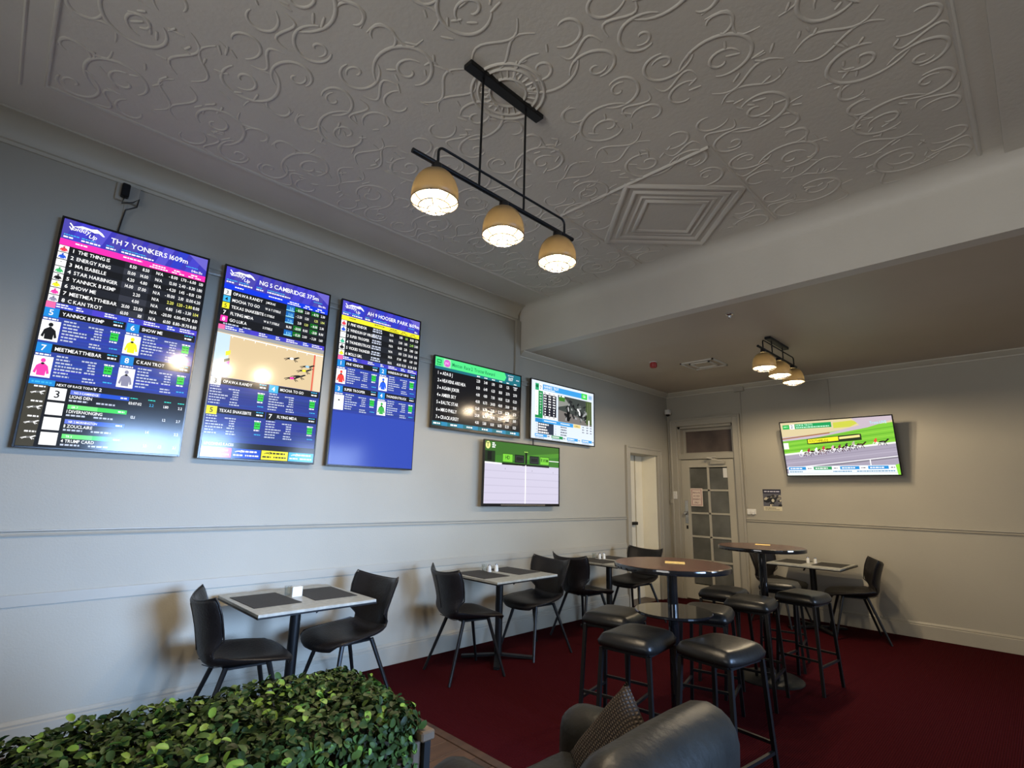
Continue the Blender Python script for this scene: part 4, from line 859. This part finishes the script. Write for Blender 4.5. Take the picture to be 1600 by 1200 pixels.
for i, nm in ((1, 'second wall table'), (2, 'third wall table near the doorway'), (3, 'back wall table')):
    x, y = T[i]; dx, dy = ((0, .045) if i < 3 else (.04, 0))
    caddy('white shaker, left of the pair on the %s' % nm, x-.10-dx if i < 3 else x-dx, y-dy, 'shaker')
    caddy('white shaker, right of the pair on the %s' % nm, x-.10+dx if i < 3 else x+dx, y+dy, 'shaker')
    if i < 3: 
        t = thing('glass_tumbler', 'small clear glass behind the shakers on the %s' % nm, 'glass', (x-.19, y-.03, .73)); b = MB(); b.lathe([(.02, 0), (.024, .06), (.0225, .06), (.0185, .004), (.002, .003)], n=18); b.build('glass', M['glassware'], t, True)

# ---------------------------------------------------------------- bar tables
def bar_table(label, x, y, z, r, shelf):
    t = thing('bar_table', label, 'bar table', (x, y, 0), 0, 'round bar tables')
    b = MB(); b.lathe([(r-.012, z-.03), (r-.006, z-.001), (r-.008, z)], n=56); b.build('table_top', M['barwood'], t)
    b = MB(); b.lathe([(r-.012, z-.032), (r, z-.03), (r+.002, z-.016), (r, z-.003), (r-.006, z-.0005), (r-.012, z-.001)], n=56, cap0=True, cap1=False); b.build('edge_band', M['blackgloss'], t, True)
    b = MB(); b.tube([(0, 0, .03), (0, 0, z-.04)], .031, 20); b.lathe([(.1, z-.045), (.12, z-.032)], n=20); b.build('pole', M['black' if 0 else 'blackgloss'], t, True)
    b = MB(); b.lathe([(.255, 0), (.255, .006), (.235, .018), (.08, .032), (.045, .05), (.034, .09)], n=40); b.build('base', M['black'], t, True)
    if shelf:
        b = MB(); b.lathe([(.225, .757), (.232, .762), (.232, .771), (.228, .775), (.034, .775)], n=44); b.build('lower_shelf', M['blackgloss'], t)
    return t
bar_table('round brown-topped bar table with a glossy black lower shelf, nearer of the two', 2.44, 3.126, 1.049, .35, True)
bar_table('round brown-topped bar table farther back, near the back wall table', 2.343, 4.875, 1.057, .35, False)
for lb, x, y, z, a in (('yellow card lying on the nearer bar table', 2.44, 3.17, 1.0492, .5), ('yellow card lying on the farther bar table', 2.30, 5.03, 1.0572, .3)):
    b = MB(); b.box(-.06, -.045, 0, .06, .045, .003); o = b.build('coaster_card', M['yellow']); o.location = (x, y, z); o.rotation_euler = (0, 0, a); tag(o, lb, 'card', 'yellow cards on bar tables')

# ---------------------------------------------------------------- bar stools
def make_stool(label, loc, rz, group):
    t = thing('bar_stool', label, 'stool', loc, rz, group); hw, hd = .172, .195; ht = .722
    b = MB(); n = 14
    def top(u, v):
        x = -1+2*u; y = -1+2*v; e = (1-abs(x)**5)*(1-abs(y)**5); r_ = 1-.10*(x*x*y*y)
        return Vector((x*hw*r_, y*hd*r_, ht-.052+.05*max(0, e)**.35+.004*(1-x*x)-.010*(1-y*y)))
    g = b.grid(top, n, n); g2 = b.grid(lambda u, v: Vector(((-1+2*u)*hw*.97*(1-.1*((-1+2*u)*(-1+2*v))**2), (-1+2*v)*hd*.97*(1-.1*((-1+2*u)*(-1+2*v))**2), ht-.078)), n, n)
    for k in range(n):
        for A, B in (((g[k][0], g[k+1][0]), (g2[k][0], g2[k+1][0])), ((g[k][n], g[k+1][n]), (g2[k][n], g2[k+1][n])), ((g[0][k], g[0][k+1]), (g2[0][k], g2[0][k+1])), ((g[n][k], g[n][k+1]), (g2[n][k], g2[n][k+1]))):
            b.bm.faces.new((A[0], A[1], B[1], B[0]))
    b.build('seat', M['stoolleather'], t, 'all')
    b = MB(); zf = ht-.088
    for s_ in (-1, 1): b.sqbar((s_*.13, -.15, zf), (s_*.13, .15, zf), .02); b.sqbar((-.13, s_*.15, zf), (.13, s_*.15, zf), .02)
    b.build('seat_frame', M['black'], t)
    def lp(sx, sy, z): k = 1-z/zf; return Vector((sx*(.14+.03*k), sy*(.155+.035*k), z))
    for sx in (-1, 1):
        for sy in (-1, 1): b = MB(); b.sqbar(lp(sx, sy, zf), lp(sx, sy, 0), .021); b.build('leg', M['black'], t)
    for A, B, z in (((-1, -1), (1, -1), .24), ((-1, 1), (1, 1), .24), ((-1, -1), (-1, 1), .20), ((1, -1), (1, 1), .20)):
        b = MB(); b.sqbar(lp(*A, z), lp(*B, z), .016); b.build('foot_rail', M['black'], t)
    return t
GS = 'black padded bar stools'
st = make_stool('black padded bar stool, nearest in front of the nearer bar table, left of its pole', (2.425, 2.74, 0), .1, GS)
for lb, x, y, a in (('glossy black bar stool catching light, nearest to the armchair right of the nearer bar table', 2.83, 2.90, -.12), ('black bar stool on the left wall side of the nearer bar table', 2.03, 3.10, .18), ('black bar stool tucked behind the glossy lower shelf of the nearer bar table', 2.38, 3.70, .25),
                    ('black bar stool left of the farther bar table, toward the glazed door', 2.12, 4.58, .1), ('black bar stool in front of the farther bar table pole', 2.44, 4.33, .12), ('black bar stool right of the farther bar table, toward the back wall table', 2.62, 4.96, -.1), ('black bar stool behind the farther bar table pole', 2.29, 5.40, .2)):
    dup(st, (x, y, 0), a, lb, GS)

# ---------------------------------------------------------------- armchair and cushion
def puff(b, x0, y0, z0, x1, y1, z1, r, wr=.004, seed=0):
    vs = b.box(x0, y0, z0, x1, y1, z1, r, 5); return vs
t = thing('armchair', 'dark leather armchair with padded back and arms at the bottom of the picture', 'armchair', (2.97, 1.68, 0), 0)
def soft(name, x0, y0, z0, x1, y1, z1, r, lean=0, bulge=.015, par=t):
    b = MB(); b.box(x0, y0, z0, x1, y1, z1, r, 4)
    bmesh.ops.subdivide_edges(b.bm, edges=[e for e in b.bm.edges if e.calc_length() > .12], cuts=6, use_grid_fill=True)
    cx, cy, cz = (x0+x1)/2, (y0+y1)/2, (z0+z1)/2
    for v in b.bm.verts:
        p = v.co; u, w, q = (p.x-cx)/(x1-x0)*2, (p.y-cy)/(y1-y0)*2, (p.z-cz)/(z1-z0)*2
        n_ = noise.noise(p*9)*.006+noise.noise(Vector((p.x*4, p.y*22, p.z*4)))*.004
        p.x += bulge*(1-w*w)*(1-q*q)*(1 if u > 0 else -1)*abs(u)+n_; p.z += bulge*(1-w*w)*(1-u*u)*(1 if q > 0 else 0)+n_+lean*0
        p.x += lean*(p.z-z0)
    return b.build(name, M['armleather'], par, 'all')
soft('seat_base', -.34, -.33, .10, .16, .20, .33, .04)
soft('seat_cushion', -.36, -.315, .33, .09, .185, .44, .045)
bk = soft('backrest', .08, -.40, .12, .31, .36, .735, .108, lean=.05, bulge=.018)
soft('arm', -.42, -.51, .08, .14, -.32, .57, .085)
soft('arm', -.42, .19, .08, .14, .38, .57, .085)
for sx, sy in ((-.29, -.42), (-.29, .30), (.20, -.34), (.20, .28)): b = MB(); b.tube([(sx, sy, .12), (sx, sy, 0)], [.025, .018], 10); b.build('leg', M['black'], t)
def pillow():
    b = MB(); S_ = .185; n = 16
    def f(sgn):
        def g(u, v):
            x, y = -1+2*u, -1+2*v; e = max(0, (1-x**4)*(1-y**4)); pin = 1-.07*(1-abs(x))*abs(y)**2-.07*(1-abs(y))*abs(x)**2
            return Vector((x*S_*pin, sgn*(.055*e**.55), y*S_*pin))
        return g
    b.grid(f(1), n, n); b.grid(f(-1), n, n); bmesh.ops.remove_doubles(b.bm, verts=b.bm.verts, dist=.0008)
    o = b.build('throw_cushion', M['woven'], None, 'all'); return tag(o, 'brown woven throw cushion standing on its corner in the leather armchair', 'cushion')
pw = pillow(); pw.rotation_euler = (Matrix.Rotation(math.radians(-18), 3, 'Z') @ Matrix.Rotation(math.radians(-24), 3, 'X') @ Matrix.Rotation(math.radians(31), 3, 'Y')).to_euler(); pw.location = (2.985, 1.70, .545)

# ---------------------------------------------------------------- hedge planter
HX0, HX1, HY0, HY1, HZ0, HZ1 = 2.52, 2.965, -.95, .88, .50, .908
t = thing('hedge_planter', 'dense green artificial boxwood hedge in a timber box on black legs, bottom left', 'planter', ((HX0+HX1)/2, 0, 0))
ox = (HX0+HX1)/2
b = MB(); b.box(HX0-ox+.03, HY0+.03, .42, HX1-ox-.005, HY1-.01, .80, .004); b.build('planter_box', M['planter'], t)
b = MB(); b.box(HX1-ox-.03, HY1-.03, .42, HX1-ox+.006, HY1+.012, .845, .004); b.box(HX1-ox-.02, HY1-.02, .845, HX1-ox+.03, HY1+.02, .868, .004); b.build('corner_post', M['planter'], t)
for sx, sy in ((HX0-ox+.05, HY0+.05), (HX1-ox+.012, HY0+.05), (HX0-ox+.05, HY1-.02), (HX1-ox+.012, HY1+.004)):
    b = MB(); b.sqbar((sx, sy, 0), (sx, sy, .845 if sy > 0 and sx > 0 else .6), .018); b.build('leg', M['black'], t)
b = MB()
for sx in (HX0-ox+.05, HX1-ox+.012): b.sqbar((sx, HY0+.05, .41), (sx, HY1, .41), .018)
for sy in (HY0+.05, HY1-.01): b.sqbar((HX0-ox+.05, sy, .41), (HX1-ox+.012, sy, .41), .018)
b.build('frame', M['black'], t)
def leaf_geo(L, Wd, fold, curl):
    """oval leaf along +Y, 12 triangles, folded at the midrib"""
    vs = []; st_ = [(0, .15), (.2, .8), (.5, 1), (.84, .84), (1, .3)]
    for k, (q, w) in enumerate(st_):
        z = -curl*q*q*L
        vs += [(-w*Wd/2, q*L, z+fold*w*Wd/2), (0, q*L, z), (w*Wd/2, q*L, z+fold*w*Wd/2)]
    fs = []
    for k in range(4):
        a = k*3; fs += [(a, a+1, a+4, a+3), (a+1, a+2, a+5, a+4)]
    return vs, fs
variants = [leaf_geo(.024, .0175, .35, .25), leaf_geo(.021, .016, .5, .1), leaf_geo(.026, .018, .2, .4)]
def surf_point():
    """random point on the clipped hedge surface and its outward normal"""
    lx, ly, lz = HX1-HX0, HY1-HY0, HZ1-HZ0; areas = [lx*ly*1.35, ly*lz*1.2, ly*lz*.45, lx*lz*1.1]; q = random.random()*sum(areas); x = random.uniform(HX0, HX1); y = random.uniform(HY0, HY1); z = random.uniform(HZ0, HZ1)
    if q < areas[0]: return Vector((x, y, HZ1)), Vector((0, 0, 1))
    q -= areas[0]
    if q < areas[1]: return Vector((HX1, y, z)), Vector((1, 0, 0))
    q -= areas[1]
    if q < areas[2]: return Vector((HX0, y, z)), Vector((-1, 0, 0))
    return Vector((x, HY1, z)), Vector((0, 1, 0))
def rounded(p, n):
    c = Vector(((HX0+HX1)/2, (HY0+HY1)/2, (HZ0+HZ1)/2)); hx, hy, hz = (HX1-HX0)/2, (HY1-HY0)/2, (HZ1-HZ0)/2; r = .06
    q = Vector((max(-hx+r, min(hx-r, p.x-c.x)), max(-hy+r, min(hy-r, p.y-c.y)), max(-hz, min(hz-r, p.z-c.z)))); d_ = (p-c)-q
    if d_.length > 1e-6: nn = d_.normalized(); return c+q+nn*r, (nn+n*.3).normalized()
    return p, n
cells = {0: [], 1: [], 2: []}; camp = Vector((4.1545, 0, 1.45))
leaves = []
for k in range(23000):
    p, n = surf_point(); p, n = rounded(p, n); lump = noise.noise(p*11)*.022+noise.noise(p*28)*.008; dep = random.random()**1.6*.038; p = p+n*(lump-dep+.02)
    up = (n+Vector((random.gauss(0, .45), random.gauss(0, .45), random.gauss(0, .35)+.15))).normalized()
    tang = up.cross(Vector((random.gauss(0, 1), random.gauss(0, 1), random.gauss(0, 1)))).normalized()
    yv = (tang+up*random.uniform(-.2, .55)).normalized(); xv = yv.cross(up).normalized(); zv = xv.cross(yv)
    s_ = random.uniform(.62, 1.0); R3 = Matrix((xv, yv, zv)).transposed()
    m_ = 2 if random.random() < (.035 if noise.noise(p*5) < .25 else .12) else (1 if random.random() < .30 else 0)
    if m_ == 2: p += n*.006; s_ *= 1.05
    leaves.append((p, R3, s_, random.randrange(3), m_))
vis = [(k, (l[0]-camp).length-(l[4] == 2)*.12) for k, l in enumerate(leaves) if l[0].y > -.1 and (l[0].z > .80 or l[0].x > 2.9) and l[0].x > 2.6]
vis.sort(key=lambda q: q[1]); pick = set(); 
fr = [k for k, d_ in vis if leaves[k][0].y > .36]
for k in fr[:299]: pick.add(k)
lm = {}
for vi, (vs, fs) in enumerate(variants):
    for mi, mn in enumerate(('leafA', 'leafB', 'leafC')):
        me = bpy.data.meshes.new('leaf'); me.from_pydata(vs, [], fs); me.materials.append(M[mn])
        for p_ in me.polygons: p_.use_smooth = True
        lm[(vi, mi)] = me
V = []; F = []; MI = []; off = Vector((ox, 0, 0))
for k, (p, R3, s_, vi, mi) in enumerate(leaves):
    if k in pick:
        o = bpy.data.objects.new('leaf', lm[(vi, mi)]); COL.objects.link(o); o.parent = t; o.matrix_local = Matrix.Translation(p-off) @ R3.to_4x4() @ Matrix.Scale(s_, 4); continue
    vs, fs = variants[vi]; i = len(V); V += [tuple(R3 @ (Vector(v)*s_)+p-off) for v in vs]; F += [tuple(j+i for j in f) for f in fs]; MI += [mi]*len(fs)
me = bpy.data.meshes.new('foliage'); me.from_pydata(V, [], F)
for mn in ('leafA', 'leafB', 'leafC'): me.materials.append(M[mn])
me.polygons.foreach_set('material_index', MI); me.polygons.foreach_set('use_smooth', [True]*len(MI))
o = bpy.data.objects.new('foliage', me); COL.objects.link(o); o.parent = t; o['kind'] = 'stuff'
b = MB()
for k in range(420):
    p, n = surf_point(); p, n = rounded(p, n); p -= off; q = p-n*.05+Vector((random.gauss(0, .01), random.gauss(0, .01), 0)); e = p+n*random.uniform(-.01, .016)
    b.tube([q, (q+e)/2+Vector((random.gauss(0, .004), random.gauss(0, .004), random.gauss(0, .004))), e], .0012, 4)
b.build('twigs', M['stem'], t, False, 'stuff')
b = MB(); b.box(HX0-ox+.045, HY0+.04, HZ0+.2, HX1-ox-.045, HY1-.045, HZ1-.045, .02); b.build('hedge_core', M['stem'], t)
